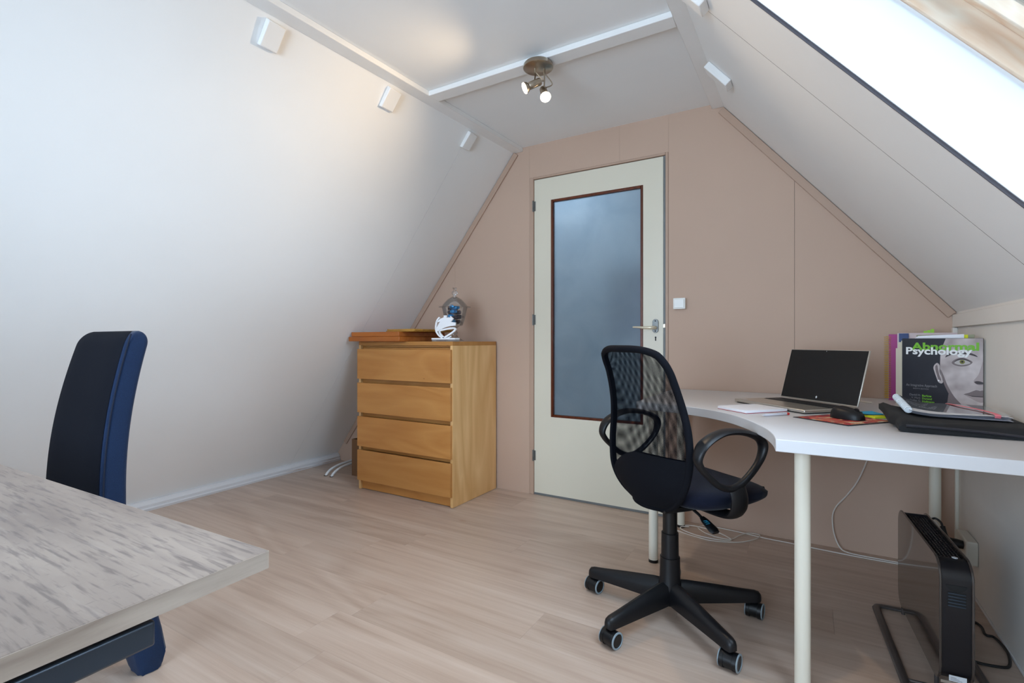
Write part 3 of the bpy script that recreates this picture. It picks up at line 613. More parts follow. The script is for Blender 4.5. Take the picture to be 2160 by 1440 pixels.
stroke(mb, [(380, 945), (395, 990), (430, 1030), (465, 1070)], .009)
stroke(mb, [(578, 1040), (540, 1058), (490, 1072)], .006)
mb.build('scribble', 'sculpt', sc_, merge=False)

# glass jar with sweets
JX, JY = -2.000, 2.620
jar = thing('candy_jar', (JX, JY, 1.0), 'lidded glass candy jar on a foot, standing on the dresser', 'jar')
def shell(outer, t, n=40):
    return MB().lathe(outer + [(max(r - t, .001), z + (t if i == len(outer) - 1 else 0)) for i, (r, z) in reversed(list(enumerate(outer)))], (JX, JY, 0), n)
MB().lathe([(.058, 1.0004), (.058, 1.006), (.045, 1.014), (.022, 1.030), (.014, 1.045), (.022, 1.056), (.016, 1.066), (.012, 1.078), (.020, 1.092), (.030, 1.098)], (JX, JY, 0), 36).build('foot', 'jar_glass', jar)
MB().lathe([(.030, 1.0985), (.052, 1.105), (.066, 1.140), (.076, 1.190), (.083, 1.222), (.080, 1.222), (.073, 1.190), (.063, 1.142), (.050, 1.110), (.0, 1.104)], (JX, JY, 0), 36).build('bowl', 'jar_glass', jar)
lid = MB().lathe([(.104, 1.2225), (.104, 1.2265), (.083, 1.232), (.070, 1.250), (.045, 1.276), (.016, 1.293), (.010, 1.293), (.042, 1.272), (.066, 1.246), (.078, 1.2265)], (JX, JY, 0), 36).build('lid', 'jar_glass', jar)
MB().lathe([(.010, 1.2935), (.010, 1.300), (.020, 1.312), (.020, 1.322), (.010, 1.333), (.008, 1.336), (.016, 1.350), (.012, 1.351), (.0, 1.338)], (JX, JY, 0), 24).build('knob', 'jar_glass', lid)
spots = [(0, 0, 1.120), (.03, .01, 1.124), (-.03, -.012, 1.122), (.005, -.034, 1.128), (-.01, .034, 1.126), (.035, -.022, 1.152), (-.036, .01, 1.156), (0, 0, 1.154), (-.012, -.040, 1.160), (.02, .036, 1.158), (.042, .008, 1.186), (-.042, -.016, 1.188), (.010, -.040, 1.190), (-.008, .030, 1.186), (.0, -.004, 1.206), (.030, -.030, 1.214), (-.03, .012, 1.212), (-.012, -.03, 1.222)]
zone = ['at the bottom', 'in the middle', 'near the top']
for i, (a, b, z) in enumerate(spots):
    T = Matrix.Translation((JX + a * .72, JY + b * .72, z + .004)) @ Matrix.Rotation(random.uniform(0, 3), 4, 'Z') @ Matrix.Rotation(random.uniform(-.5, .5), 4, 'X')
    blue = i in (3, 8, 12, 15, 17)
    mb = MB(T).ell((0, 0, 0), .024, .015, .0135, 12, 8, .8)
    mb.lathe([(.003, .020), (.010, .032), (.0, .028)], (0, 0, 0), 8, (1, 0, 0)).lathe([(.003, .020), (.010, .032), (.0, .028)], (0, 0, 0), 8, (-1, 0, 0))
    tag(mb.build('candy', 'foil_blue' if blue else 'choc', merge=False), 'shiny %s wrapped candy %s of the glass jar' % ('blue foil' if blue else 'dark brown', zone[0 if z < 1.14 else 1 if z < 1.18 else 2]), 'candy', '%s candies %s of the jar' % ('blue' if blue else 'dark', zone[0 if z < 1.14 else 1 if z < 1.18 else 2]))

# cardboard box and heating pipes in the corner
bxo = thing('cardboard_box', (-2.81, 2.73, 0), 'open brown cardboard box squeezed in beside the dresser', 'box')
for q in ((-2.945, -2.665, 2.600, 2.604, .001, .272), (-2.945, -2.665, 2.856, 2.860, .001, .272), (-2.945, -2.941, 2.6045, 2.8555, .001, .272), (-2.669, -2.665, 2.6045, 2.8555, .001, .272), (-2.9405, -2.6695, 2.6045, 2.8555, .001, .005)):
    BX(*q).build('box_wall', 'card', bxo)
for i, x in enumerate((-3.106, -3.043)):
    p = thing('heating_pipe', (x, 2.5, 0), ['white chipped pipe arching from the floor, the one nearer the skirting', 'white chipped pipe arching from the floor, the one nearer the dresser'][i], 'pipe', 'pipes in the corner')
    MB().tube(smooth_path([(x, 2.495, 0), (x, 2.515, .022), (x, 2.56, .044), (x - .01, 2.64, .054), (x - .02, 2.76, .058), (x - .02, YB - .001, .060)], 8), .0095, 12).build('pipe_run', 'pipe', p)
    MB().lathe([(.0135, .0005), (.0135, .003), (.0095, .004)], (x, 2.494, 0), 16).build('floor_collar', 'crack', p)

# ------------------------------------------------------------------ corner desk
dk = thing('corner_desk', (-.05, 2.3, 0), 'white corner desk with a curved front edge', 'desk')
arc = [(v.x, v.y) for v in smooth_path([(-.082, 1.535, 0), (-.093, 1.614, 0), (-.114, 1.70, 0), (-.146, 1.785, 0), (-.193, 1.885, 0), (-.253, 1.979, 0), (-.335, 2.062, 0), (-.432, 2.121, 0), (-.54, 2.160, 0), (-.66, 2.178, 0)], 4)]
MB().prism([(-.66, 2.884), (.5445, 2.884), (.5445, 1.535)] + arc, 'xy', .701, .735).build('desk_top', 'desk_white', dk, bevel=.002)
for x, y in ((-.614, 2.284), (-.603, 2.793), (-.020, 1.65), (.455, 2.755), (.475, 1.64)):
    lg = MB().cyl((x, y, .013), (x, y, .697), .0205, 28).build('leg', 'white_metal', dk)
    MB().cyl((x, y, .0003), (x, y, .0129), .0212, 24).build('foot', 'black', lg)
    MB().cyl((x, y, .6972), (x, y, .7008), .036, 24).build('leg_plate', 'white_metal', lg)

# ------------------------------------------------------------------ office chair
OC = rot_at(-.44, 1.86, 0, -36)
oc = thing('office_chair', (-.44, 1.86, 0), 'black swivel office chair with mesh back and loop armrests', 'chair')
for kx in range(5):
    an = math.radians(30 + 36 + 72 * kx); T = OC @ Matrix.Rotation(an, 4, 'Z')
    secs = [(.020, .027, .060, .136), (.06, .026, .060, .134), (.16, .0225, .060, .120), (.26, .0195, .060, .105), (.305, .0185, .060, .099), (.320, .0150, .060, .094), (.327, .008, .064, .084)]
    mb = MB(T); vs = []; fs = []
    for (r, w, z0, z1) in secs:
        c = [(-w, z0), (-w, z0 + (z1 - z0) * .45), (-w * .72, z0 + (z1 - z0) * .86), (0, z1), (w * .72, z0 + (z1 - z0) * .86), (w, z0 + (z1 - z0) * .45), (w, z0)]
        vs += [(r, a, b) for a, b in c]
    for i in range(len(secs) - 1):
        for j in range(7): fs.append((i * 7 + j, i * 7 + (j + 1) % 7, (i + 1) * 7 + (j + 1) % 7, (i + 1) * 7 + j))
    fs += [tuple(range(7)), tuple((len(secs) - 1) * 7 + j for j in range(6, -1, -1))]
    mb.add(vs, fs).build('base_leg', 'black_soft', oc, angle=50)
    T2 = Matrix.Translation(OC @ Matrix.Rotation(an, 4, 'Z') @ Vector((.306, 0, 0))) @ Matrix.Rotation(math.radians(-104 + [6, 4, -4, -6, 2][kx]), 4, 'Z')
    ca = MB(T2).cyl((0, 0, .050), (0, 0, .0600), .008, 12).cyl((0, -.013, .0285), (0, .013, .0285), .0262, 24).build('caster', 'black', oc, merge=False)
    for s in (-1, 1):
        w = MB(T2).lathe([(.020, .0), (.027, .0), (.027, .0125), (.024, .0145), (.012, .0145)], (0, s * .0135, .0272), 26, (0, s, 0)).build('caster_wheel', 'black', ca)
        MB(T2).lathe([(.0215, .0140), (.0274, .0125), (.0276, .0150), (.0255, .0162), (.0225, .0162), (.0215, .0140)], (0, s * .0135, .0274), 30, (0, s, 0), False).build('caster_tyre', 'grey_rim', ca)
MB(OC).lathe([(.040, .055), (.044, .075), (.040, .125), (.0365, .140), (.0350, .219), (.031, .2192)], n=32).build('column_cover', 'black_soft', oc)
MB(OC).lathe([(.031, .2195), (.0300, .306), (.027, .3062)], n=32).build('column_sleeve', 'black_soft', oc)
MB(OC).lathe([(.0255, .3065), (.0255, .418)], n=32).build('gas_column', 'black', oc)
MB(OC).prism([(-.09, -.10), (.09, -.10), (.10, .0), (.08, .16), (-.08, .16), (-.10, 0)], 'xy', .412, .432).build('seat_mechanism', 'black', oc, bevel=.004)
# seat cushion: rounded slab with a waterfall front
def seat_fn(u, v):
    th = 2 * math.pi * u; ph = -math.pi / 2 + math.pi * v
    sg = lambda x, p: math.copysign(abs(x) ** p, x)
    x = .232 * sg(math.cos(th), .55) * sg(math.cos(ph), .35); y = .188 * sg(math.sin(th), .55) * sg(math.cos(ph), .35) + .108
    z = .470 + .042 * sg(math.sin(ph), .6)
    if y > .2: z -= (y - .2) ** 2 * 2.2
    if z < .47: z += ((x / .232) ** 2 * .012 + max(0, (y - .12)) * .08 + max(0, -(y + .02)) * .05)
    if z > .48: z -= .006 * (1 - (x / .232) ** 2)
    return Vector((x, y, z))
MB(OC).grid(seat_fn, 64, 24).build('seat', 'navy', oc, angle=80)
# backrest
Z0, Z1 = .428, .975
import bisect
tt = [0, .04, .10, .18, .28, .38, .50, .62, .74, .86, .94, 1.0]
ww = [.085, .128, .166, .194, .208, .211, .204, .193, .182, .173, .166, .150]
yy = [-.112, -.120, -.128, -.131, -.128, -.126, -.126, -.134, -.150, -.172, -.190, -.206]
def itp(t, Y):
    t = min(max(t, 0), 1); i = min(max(bisect.bisect_right(tt, t) - 1, 0), len(tt) - 2); f = (t - tt[i]) / (tt[i + 1] - tt[i])
    g = lambda k_: (Y[min(k_ + 1, len(Y) - 1)] - Y[max(k_ - 1, 0)]) / (tt[min(k_ + 1, len(Y) - 1)] - tt[max(k_ - 1, 0)])
    h = tt[i + 1] - tt[i]
    return (2 * f ** 3 - 3 * f ** 2 + 1) * Y[i] + (f ** 3 - 2 * f ** 2 + f) * h * g(i) + (-2 * f ** 3 + 3 * f ** 2) * Y[i + 1] + (f ** 3 - f ** 2) * h * g(i + 1)
def back_pt(s, t, off=0.0):
    w = itp(t, ww); z = Z0 + (Z1 - Z0) * t - .020 * max(0, t - .85) / .15 * (s ** 4) * 1.0
    return Vector((s * w, itp(t, yy) - .010 + .034 * s * s + off - .012 * (1 - abs(s)) * 0, z))
edge = [back_pt(1, i / 26) for i in range(27)] + [back_pt(1 - 2 * i / 14, 1) for i in range(1, 14)] + [back_pt(-1, 1 - i / 26) for i in range(27)] + [back_pt(-1 + 2 * i / 10, 0) for i in range(1, 10)]
MB(OC).tube(smooth_path(edge, 2, True), .0125, 10, closed=True).build('back_frame', 'back_fabric', oc, angle=60)
uvf = lambda o: (lambda u, v: ((u * 2 - 1) * itp(.12 + .88 * v, ww) * 1.0 + o, (.12 + .88 * v) * .55 * (1 + o)))
MB(OC).grid(lambda u, v: back_pt(u * 2 - 1, .12 + .88 * v, -.007), 24, 40, uvf(0)).build('mesh_back', 'knit', oc, recalc=False, merge=False, angle=80)
MB(OC).grid(lambda u, v: back_pt(u * 2 - 1, .12 + .88 * v, .007 + .010 * (1 - (u * 2 - 1) ** 2)), 24, 40, uvf(.03)).build('mesh_front', 'knit', oc, recalc=False, merge=False, angle=80)
def lower(u, v):
    s = u * 2 - 1; top = .335 + .010 * s - .19 * max(0, -s) ** 1.6
    return back_pt(s, top * v, -.010)
mb = MB(OC).grid(lower, 24, 14); mb.grid(lambda u, v: lower(u, v) + Vector((0, .018, 0)), 24, 14)
mb.build('back_lower_cover', 'back_fabric', oc, angle=80, recalc=False)
MB(OC).tube(smooth_path([(0, .02, .418), (0, -.05, .425), (0, -.092, .455), (0, -.098, .52)], 6), .032, 12, ry=.006, ref=(1, 0, 0)).build('back_bracket', 'black', oc)
loop = [(-.118, .640), (-.100, .676), (-.055, .702), (.0, .714), (.07, .708), (.135, .686), (.158, .660), (.150, .622), (.120, .585), (.070, .548), (.020, .532), (-.030, .546), (-.080, .585), (-.108, .614)]
for s in (-1, 1):
    pth = smooth_path([(s * .262, a, b) for a, b in loop], 6, True); n = len(pth)
    wx = [.013 + .012 * max(0, min(1, (p.z - .60) / .08)) * (1 if p.y < .13 else .8) for p in pth]
    ar = MB(OC).tube(pth, wx, 12, closed=True, ry=.0105, ref=(1, 0, 0)).build('armrest', 'black_soft', oc, angle=60)
    MB(OC).tube(smooth_path([(s * .262, .045, .532), (s * .268, .05, .495), (s * .255, .055, .455), (s * .215, .06, .430), (s * .10, .06, .424)], 6), .034, 14, ry=.013, ref=(0, 1, 0)).build('armrest_bracket', 'black_soft', ar, angle=60)
lvp = [(.07, .03, .415), (.11, .03, .402), (.130, .03, .392)]
MB(OC).tube(lvp, .005, 10).build('lever_rod', 'black', oc)
pd = MB(OC).tube([(.126, .03, .396), (.140, .03, .389), (.175, .032, .370), (.186, .032, .364)], [.010, .016, .021, .016], 12, ry=[.006, .007, .007, .006], ref=(0, 1, 0)).build('lever_paddle', 'black', oc)
mk = MB(OC)
for a in (0, .006, .012):
    mk.box(.148 + a, .151 + a, .014, .030, .3936 - a * .53, .3942 - a * .53)
mk.box(.146, .166, .022, .0235, .3930, .3936)
mk.build('paddle_symbol', 'note_blue', pd, merge=False)

# ------------------------------------------------------------------ laptop
LT = Matrix.Translation((-.115, 2.545, .735)) @ Matrix.Rotation(math.atan2(-.272, .267), 4, 'Z')   # origin: left hinge, x along hinge, -y to the user
lp = thing('laptop', (-.02, 2.33, .735), 'open silver laptop with a dark screen on the white desk', 'laptop')
LW, LD = .381, .240
bs = BX(0, LW, -LD, 0, .004, .016, T=LT).build('laptop_base', 'silver', lp, bevel=.003)
BX(.01, LW - .01, -LD + .006, -.006, .0015, .0039, T=LT).build('underside', 'black', bs)
BX(.022, LW - .022, -.108, -.018, .0161, .0165, T=LT).build('keyboard_well', 'key', bs)
mb = MB(LT)
for r in range(5):
    for c in range(15):
        x = .026 + c * (LW - .052) / 15; mb.box(x + .001, x + (LW - .052) / 15 - .001, -.104 + r * .0168, -.104 + r * .0168 + .0145, .0166, .0180)
mb.build('keys', 'key', bs, merge=False)['kind'] = 'stuff'
BX(.135, .25, -LD + .022, -.128, .0161, .0163, T=LT).build('touchpad', 'silver', bs)
BX(.020, .045, -LD + .015, -LD + .035, .0161, .0162, T=LT).build('sticker', 'label_white', bs)
ST = LT @ Matrix.Translation((0, -.002, .017)) @ Matrix.Rotation(math.radians(-15.5), 4, 'X')
SH = .222
ls = BX(0, LW, 0, .006, .002, SH, T=ST).build('laptop_lid', 'silver', lp, bevel=.002)
BX(.004, LW - .004, -.0012, -.0002, .006, SH - .003, T=ST).build('screen', 'screen', ls)
MB(ST).cyl((LW / 2, -.0016, SH - .007), (LW / 2, -.0012, SH - .007), .0014, 10).build('webcam', 'label_white', ls)
MB(ST).prism([(LW / 2, .014), (LW / 2 + .0025, .0175), (LW / 2 + .0045, .020), (LW / 2 + .0025, .0225), (LW / 2, .026), (LW / 2 - .0025, .0225), (LW / 2 - .0045, .020), (LW / 2 - .0025, .0175)], 'xz', -.0017, -.0013).build('lid_emblem', 'label_white', ls)

# notebook and pen
NT = rot_at(-.315, 2.112, .735, -41.5)
nb = thing('spiral_notepad', (-.2, 2.2, .735), 'small white ruled notepad with red cover edge on the desk', 'notepad')
BX(0, .150, 0, .192, .0003, .0018, T=NT).build('back_cover', 'red', nb)
BX(0, .150, 0, .192, .0020, .0115, T=NT).build('pages', 'paper', nb, bevel=.0008)
mb = MB(NT)
for i in range(23): mb.tube(smooth_path([(-.003 + .004 * math.cos(a), .012 + i * .0077, .006 + .0075 * math.sin(a)) for a in [math.pi * 2 * q / 6 for q in range(6)]], 1, True), .0006, 5, closed=True)
mb.build('wire_binding', 'paper', nb, merge=False)
PT = rot_at(-.148, 1.962, .7405, 49)
pn = thing('ballpoint_pen', (-.1, 2.0, .735), 'clear ballpoint pen with a red end beside the notepad', 'pen')
MB(PT).lathe([(.0005, 0), (.0025, .010), (.0042, .014), (.0042, .118), (.003, .120)], (0, 0, 0), 12, (1, 0, 0)).build('barrel', 'pen_clear', pn)
MB(PT).lathe([(.0044, .112), (.0044, .122), (.002, .126)], (0, 0, 0), 12, (1, 0, 0)).build('end_plug', 'red_dot', pn)
BX(.07, .112, -.0015, .0015, .0044, .0056, T=PT).build('clip', 'label_white', pn)

# mouse pad, mouse, sticky notes
MP = rot_at(-.053, 2.005, .735, -38.5)
mp_ = thing('mouse_pad', (.09, 2.05, .735), 'thin mouse pad with a colourful print and dark border', 'mouse pad')
BX(0, .198, 0, .228, .0003, .0022, T=MP).build('pad_base', 'cover_black', mp_, bevel=.0006)
BX(.010, .188, .010, .218, .0023, .0026, T=MP).build('printed_face', 'pad', mp_)
MS = rot_at(.108, 2.045, .7378, -128)
ms = thing('computer_mouse', (.11, 2.05, .737), 'black wireless mouse on the printed mouse pad', 'mouse')
def mouse_fn(u, v):
    th = 2 * math.pi * u; ph = math.pi / 2 * v
    sg = lambda x, p: math.copysign(abs(x) ** p, x)
    x = .032 * sg(math.cos(th), .8) * math.cos(ph) ** .55; y = .054 * sg(math.sin(th), .85) * math.cos(ph) ** .55
    return Vector((x * (1 - .10 * y / .054), y, .001 + .037 * math.sin(ph) ** .8 * (1 - .22 * (y / .054))))
MB(MS).grid(mouse_fn, 40, 14).build('mouse_body', 'black_soft', ms, angle=70)
MB(MS).cyl((-.003, .030, .0315), (.003, .030, .0315), .0075, 14).build('scroll_wheel', 'black', ms)
BX(-.0006, .0006, .006, .050, .0270, .0292, T=MS).build('button_split', 'dark_hole', ms)
NS = rot_at(.186, 2.118, .735, 38)
BXn = BX(0, .062, -.006, .060, .0003, .0075, T=NS).build('sticky_note_pad', 'note_yellow', bevel=.0006)
tag(BXn, 'yellow sticky note pad under the blue notes', 'sticky notes')
NS2 = rot_at(.165, 2.135, .735, 30)
MBn = MB(NS2).grid(lambda u, v: Vector((u * .070, v * .070, .0095 + .006 * (u - .5) ** 2 + .004 * (v - .3) ** 2)), 8, 8)
MBn.grid(lambda u, v: Vector((u * .070, v * .070, .0080 + .006 * (u - .5) ** 2 + .004 * (v - .3) ** 2)), 8, 8)
tag(MBn.build('sticky_note', 'note_blue', recalc=False, angle=80), 'blue sticky notes lying on the yellow pad', 'sticky notes')

# ------------------------------------------------------------------ books in the corner
BT = Matrix.Translation((.322, 2.572, .7353)) @ Matrix.Rotation(math.atan2(-.112, .223), 4, 'Z')   # cover plane: x to the right, -y towards the room
BW, BH, BTK = .248, .277, .040
bk = thing('textbook', (.43, 2.53, .735), 'thick black textbook with half a face and green title, upright in front', 'book')
BX(.004, BW - .003, .004, BTK - .004, .003, BH - .003, T=BT).build('pages', 'paper_edge', bk)
cvr = BX(0, BW, 0, .0035, 0, BH, T=BT).build('front_cover', 'cover_black', bk, bevel=.0006)
BX(0, BW, BTK - .0035, BTK, 0, BH, T=BT).build('back_cover', 'cover_black', bk, bevel=.0006)
spn = BX(-.003, .0035, .0036, BTK - .0036, 0, BH, T=BT).build('spine', 'cover_black', bk, bevel=.0012)
cu = lambda x: (x - 472) / 771 * BW; cv = lambda y: BH - (y - 335) / 705 * BH
def print_poly(name, pts, mat, layer, sm=0):
    P = [(cu(x), cv(y)) for x, y in pts]
    if sm: P = [(p.x, p.z) for p in smooth_path([Vector((a, 0, b)) for a, b in P], sm, True)]
    P = [(min(a, BW - .0005), min(max(b, .0008), BH - .0008)) for a, b in P]
    return MB(BT).prism(P, 'xz', -.0002 * layer - .0001, -.0002 * layer + .00006).build(name, mat, cvr, merge=False)
print_poly('printed_neck', [(930, 880), (920, 960), (850, 1005), (800, 1036), (1243, 1039), (1243, 1000), (1000, 900)], 'skin_mid', 1)
print_poly('printed_face', [(905, 338), (880, 400), (856, 470), (852, 560), (850, 640), (866, 720), (895, 790), (930, 870), (960, 930), (1020, 990), (1090, 1028), (1160, 1039), (1243, 1039), (1243, 336)], 'skin', 2)
print_poly('printed_ear', [(800, 595), (825, 578), (848, 605), (846, 655), (862, 705), (884, 745), (870, 778), (835, 768), (815, 720), (795, 660), (787, 625)], 'skin', 3, 3)
print_poly('printed_ear_shade', [(806, 612), (824, 600), (832, 640), (845, 700), (862, 745), (840, 750), (822, 700), (808, 650)], 'skin_mid', 4, 3)
MB(BT).cyl((cu(838), -.0012, cv(752)), (cu(838), -.0009, cv(752)), .003, 12).build('printed_earring', 'title_white', cvr)
print_poly('printed_cheek_shade', [(855, 640), (885, 700), (925, 800), (985, 900), (1060, 980), (1110, 1036), (1050, 1030), (980, 960), (930, 870), (880, 760)], 'skin_mid', 3, 3)
print_poly('printed_nose_shade', [(1243, 560), (1225, 600), (1200, 680), (1160, 735), (1175, 765), (1243, 770)], 'skin_shade', 3, 3)
print_poly('printed_nostril', [(1165, 748), (1195, 738), (1240, 748), (1240, 766), (1190, 768)], 'skin_dark', 4, 3)
print_poly('printed_brow', [(900, 524), (925, 486), (980, 470), (1060, 468), (1140, 478), (1185, 500), (1190, 512), (1120, 492), (1040, 486), (960, 494)], 'skin_dark', 3, 2)
print_poly('printed_eye_shade', [(960, 570), (1000, 535), (1060, 522), (1120, 540), (1150, 565), (1110, 595), (1050, 606), (990, 596)], 'skin_mid', 3, 3)
print_poly('printed_eye_white', [(985, 572), (1015, 548), (1060, 538), (1105, 550), (1132, 570), (1100, 584), (1050, 592), (1010, 586)], 'eye_white', 4, 3)
MB(BT).cyl((cu(1058), -.0013, cv(562)), (cu(1058), -.0010, cv(562)), .0078, 20).build('printed_iris', 'iris', cvr)
MB(BT).cyl((cu(1058), -.0015, cv(560)), (cu(1058), -.00135, cv(560)), .0034, 16).build('printed_pupil', 'print_black', cvr)
print_poly('printed_lash', [(980, 570), (1012, 540), (1060, 528), (1110, 542), (1138, 566), (1108, 552), (1060, 540), (1015, 550)], 'skin_dark', 8, 2)
print_poly('printed_upper_lip', [(1068, 872), (1120, 852), (1180, 824), (1215, 830), (1243, 824), (1243, 882), (1180, 884), (1120, 880)], 'skin_mid', 3, 2)
print_poly('printed_lower_lip', [(1085, 880), (1150, 884), (1243, 886), (1243, 936), (1195, 934), (1135, 905)], 'skin_shade', 4, 2)
print_poly('printed_mouth_line', [(1072, 872), (1130, 880), (1243, 880), (1243, 888), (1150, 888)], 'skin_dark', 5)
TX = lambda layer: BT @ Matrix.Translation((0, -.0002 * layer - .0005, 0))
def print_text(name, string, x0, x1, ybase, ytop, mat, layer, bold, par=cvr):
    mb = MB(); text_mesh(mb, string, TX(layer), cu(x0), cv(ybase), cu(x1) - cu(x0), cv(ytop) - cv(ybase), bold)
    return mb.build(name, mat, par, recalc=False, merge=False)
print_text('title_line', 'Abnormal', 565, 1208, 450, 376, 'title_green', 8, .035)
print_text('title_line', 'Psychology', 512, 1150, 494, 422, 'title_white', 10, .03)
print_text('subtitle', 'An Integrative Approach', 512, 822, 822, 796, 'title_grey', 5, .01)
print_text('edition_line', 'EIGHTH EDITION', 585, 740, 850, 838, 'title_grey', 5, .01)
print_text('author_first_name', 'David H.', 548, 660, 918, 898, 'title_grey', 5, .01); print_text('author_name', 'Barlow', 676, 770, 922, 902, 'title_green', 5, .03)
print_text('author_first_name', 'V. Mark', 566, 660, 947, 928, 'title_grey', 5, .0); print_text('author_name', 'Durand', 676, 772, 950, 931, 'title_green', 5, .03)
print_text('author_first_name', 'Stefan G.', 550, 664, 975, 955, 'title_grey', 5, .01); print_text('author_name', 'Hofmann', 676, 796, 979, 959, 'title_green', 5, .03)
SPT = BT @ Matrix.Translation((-.0036, BTK / 2 + .008, BH - .02)) @ Matrix.Rotation(math.radians(-90), 4, 'Z') @ Matrix.Rotation(math.radians(90), 4, 'Y')
for st, a, b, mt in (('Abnormal', .02, .105, 'title_green'), ('Psychology', .112, .225, 'title_white')):
    mb = MB(); text_mesh(mb, st, SPT, a, 0, b - a, .013, .02); mb.build('spine_title', mt, spn, recalc=False, merge=False)
def slim(name, x0, y0_, w, t, h, mat, label, cat='book', tilt=0.0, extra=None):
    T = rot_at(x0, y0_, .7353, tilt)
    o = thing(name, T @ Vector((w / 2, t / 2, 0)), label, cat)
    BX(.002, w - .001, .0012, t - .0012, .001, h - .001, T=T).build('pages', 'paper_edge', o)
    BX(0, w, 0, .001, 0, h, T=T).build('front_cover', mat, o); BX(0, w, t - .001, t, 0, h, T=T).build('back_cover', mat, o)
    s = BX(-.001, .0015, .0011, t - .0011, 0, h, T=T).build('spine', mat, o)
    return o, s, T
o, s, T = slim('slim_book', .328, 2.652, .19, .011, .268, 'cream', 'tall slim cream book directly behind the black textbook', tilt=-21)
o, s, T = slim('slim_book', .314, 2.684, .18, .022, .236, 'cream', 'short cream book with dark green print on its spine', tilt=-17)
BX(-.0016, -.0011, .006, .014, .006, .10, T=T).build('spine_print', 'dark_green', s)
o, s, T = slim('slim_book', .326, 2.726, .19, .012, .262, 'cream', 'cream book with a small dark picture at its spine top', tilt=-14)
BX(-.0016, -.0011, .002, .010, .215, .232, T=T).build('spine_print', 'skin_dark', s)
# spiral bound magenta book with yellow wire
T = rot_at(.300, 2.826, .7353, -3)
mg = thing('spiral_book', T @ Vector((.1, .02, 0)), 'magenta spiral-bound book with yellow wire by the back wall', 'book')
BX(.004, .205, .0, .0012, 0, .297, T=T).build('front_cover', 'magenta', mg)
BX(.004, .205, .0016, .018, .001, .295, T=T).build('pages', 'paper_edge', mg)
BX(.004, .205, .0184, .0196, 0, .297, T=T).build('back_cover', 'cream', mg)
mb = MB(T)
for i in range(34):
    z = .010 + i * .0083; mb.tube([(.002 + .014 * math.cos(a), .010 + .0145 * math.sin(a), z + .0018 * (q % 2)) for q, a in enumerate([math.pi * 2 * q / 10 for q in range(10)])], .0011, 5, closed=True)
mb.build('wire_binding', 'gold_wire', mg, merge=False)
# loose sheets, navy divider, folder with tabs
T = BT @ Matrix.Translation((.0, BTK + .0085, 0))
fo = thing('ring_folder', T @ Vector((.1, .02, 0)), 'grey green folder with yellow tab standing behind the textbook', 'folder')
BX(.03, .210, .0, .002, 0, .290, T=T).build('front_flap', 'folder', fo); BX(.03, .208, .006, .008, 0, .291, T=T).build('back_flap', 'folder', fo)
BX(.176, .192, -.0012, -.0003, .270, .2905, T=T).build('yellow_tab', 'note_yellow', fo)
T = rot_at(.334, 2.770, .7353, -9)
nv_ = thing('divider_card', T @ Vector((.05, 0, 0)), 'navy blue divider card peeking up beside the magenta book', 'card')
BX(0, .034, 0, .002, 0, .300, T=T).build('card_sheet', 'navy_tab', nv_)
T = BT @ Matrix.Translation((.028, BTK + .0006, 0))
for i, (a, h, tl) in enumerate(((.0, .279, 0), (.0014, .283, 0), (.0028, .286, 0))):
    Ti = T @ Matrix.Translation((a * 3, a, 0))
    mb = MB(Ti); f = lambda u, v: Vector((u * .145, .0006 * math.sin(u * 5 + i) * v, .001 + v * h + (.012 - .003 * i) * u * v))
    mb.grid(f, 12, 6); mb.grid(lambda u, v: f(u, v) + Vector((0, .0006, 0)), 12, 6)
    tag(mb.build('paper_sheet', 'paper', recalc=False, angle=80), ['loose white sheet upright behind the textbook, front one', 'loose white sheet upright behind the textbook, tallest one', 'loose white sheet upright behind the textbook, rear one'][i], 'paper', 'loose sheets behind the textbook')
T = rot_at(.330, 2.782, .7353, -8)
ps = thing('marked_booklet', T @ Vector((.1, 0, 0)), 'pale booklet with lime green page markers behind the sheets', 'booklet')
BX(.0, .200, 0, .006, 0, .302, T=T).build('booklet_block', 'pale_pink', ps)
for a, h in ((.090, .310), (.102, .313), (.114, .318)): BX(a, a + .011, .002, .0028, .290, h, T=T).build('page_marker', 'green_tab', ps)

# laptop sleeve with a comb-bound reader on it
sv = thing('laptop_sleeve', (.39, 2.03, .735), 'black neoprene laptop sleeve on the desk with its corner curled up', 'sleeve')
def sleeve(u, v, top):
    x = .222 + u * .322; y = 1.842 + v * .38
    lift = .040 * max(0, 1 - u / .30) ** 2 * min(1, .15 + v * 1.2) + .004
    th = .010 + .016 * (1 - abs(2 * v - 1) ** 14) ** .5 * (1 - abs(2 * u - 1) ** 18) ** .5
    return Vector((x - .012 * (lift > .02), y, .7355 + lift * (.75 if top else .60) - (.0 if top else .0024) + (th if top else 0)))
mb = MB(); mb.grid(lambda u, v: sleeve(u, v, True), 30, 20); mb.grid(lambda u, v: sleeve(u, v, False), 30, 20)
for fx, val in (('u', 0), ('u', 1), ('v', 0), ('v', 1)):
    mb.grid((lambda u, v, val=val: sleeve(val, u, v > .5)) if fx == 'u' else (lambda u, v, val=val: sleeve(u, val, v > .5)), 20 if fx == 'u' else 30, 1)
mb.build('sleeve_body', 'neoprene', sv, angle=60)
zp = smooth_path([sleeve(1, .02, True) + Vector((0, -.004, -.008)), sleeve(.5, .0, True) + Vector((0, -.003, .004)), sleeve(.05, .0, True) + Vector((0, -.003, .004))], 6)
MB().tube(zp, .004, 8).build('zip_piping', 'cover_black', sv)
rd = thing('bound_reader', (.39, 2.13, .757), 'comb-bound stack of papers with clear cover on the sleeve', 'document')
def reader(u, v, z):
    x = .268 + u * .232; y = 1.985 + v * .275
    return Vector((x, y, .7660 + z + .026 * max(0, 1 - u / .35) ** 2 * (.4 + .6 * v)))
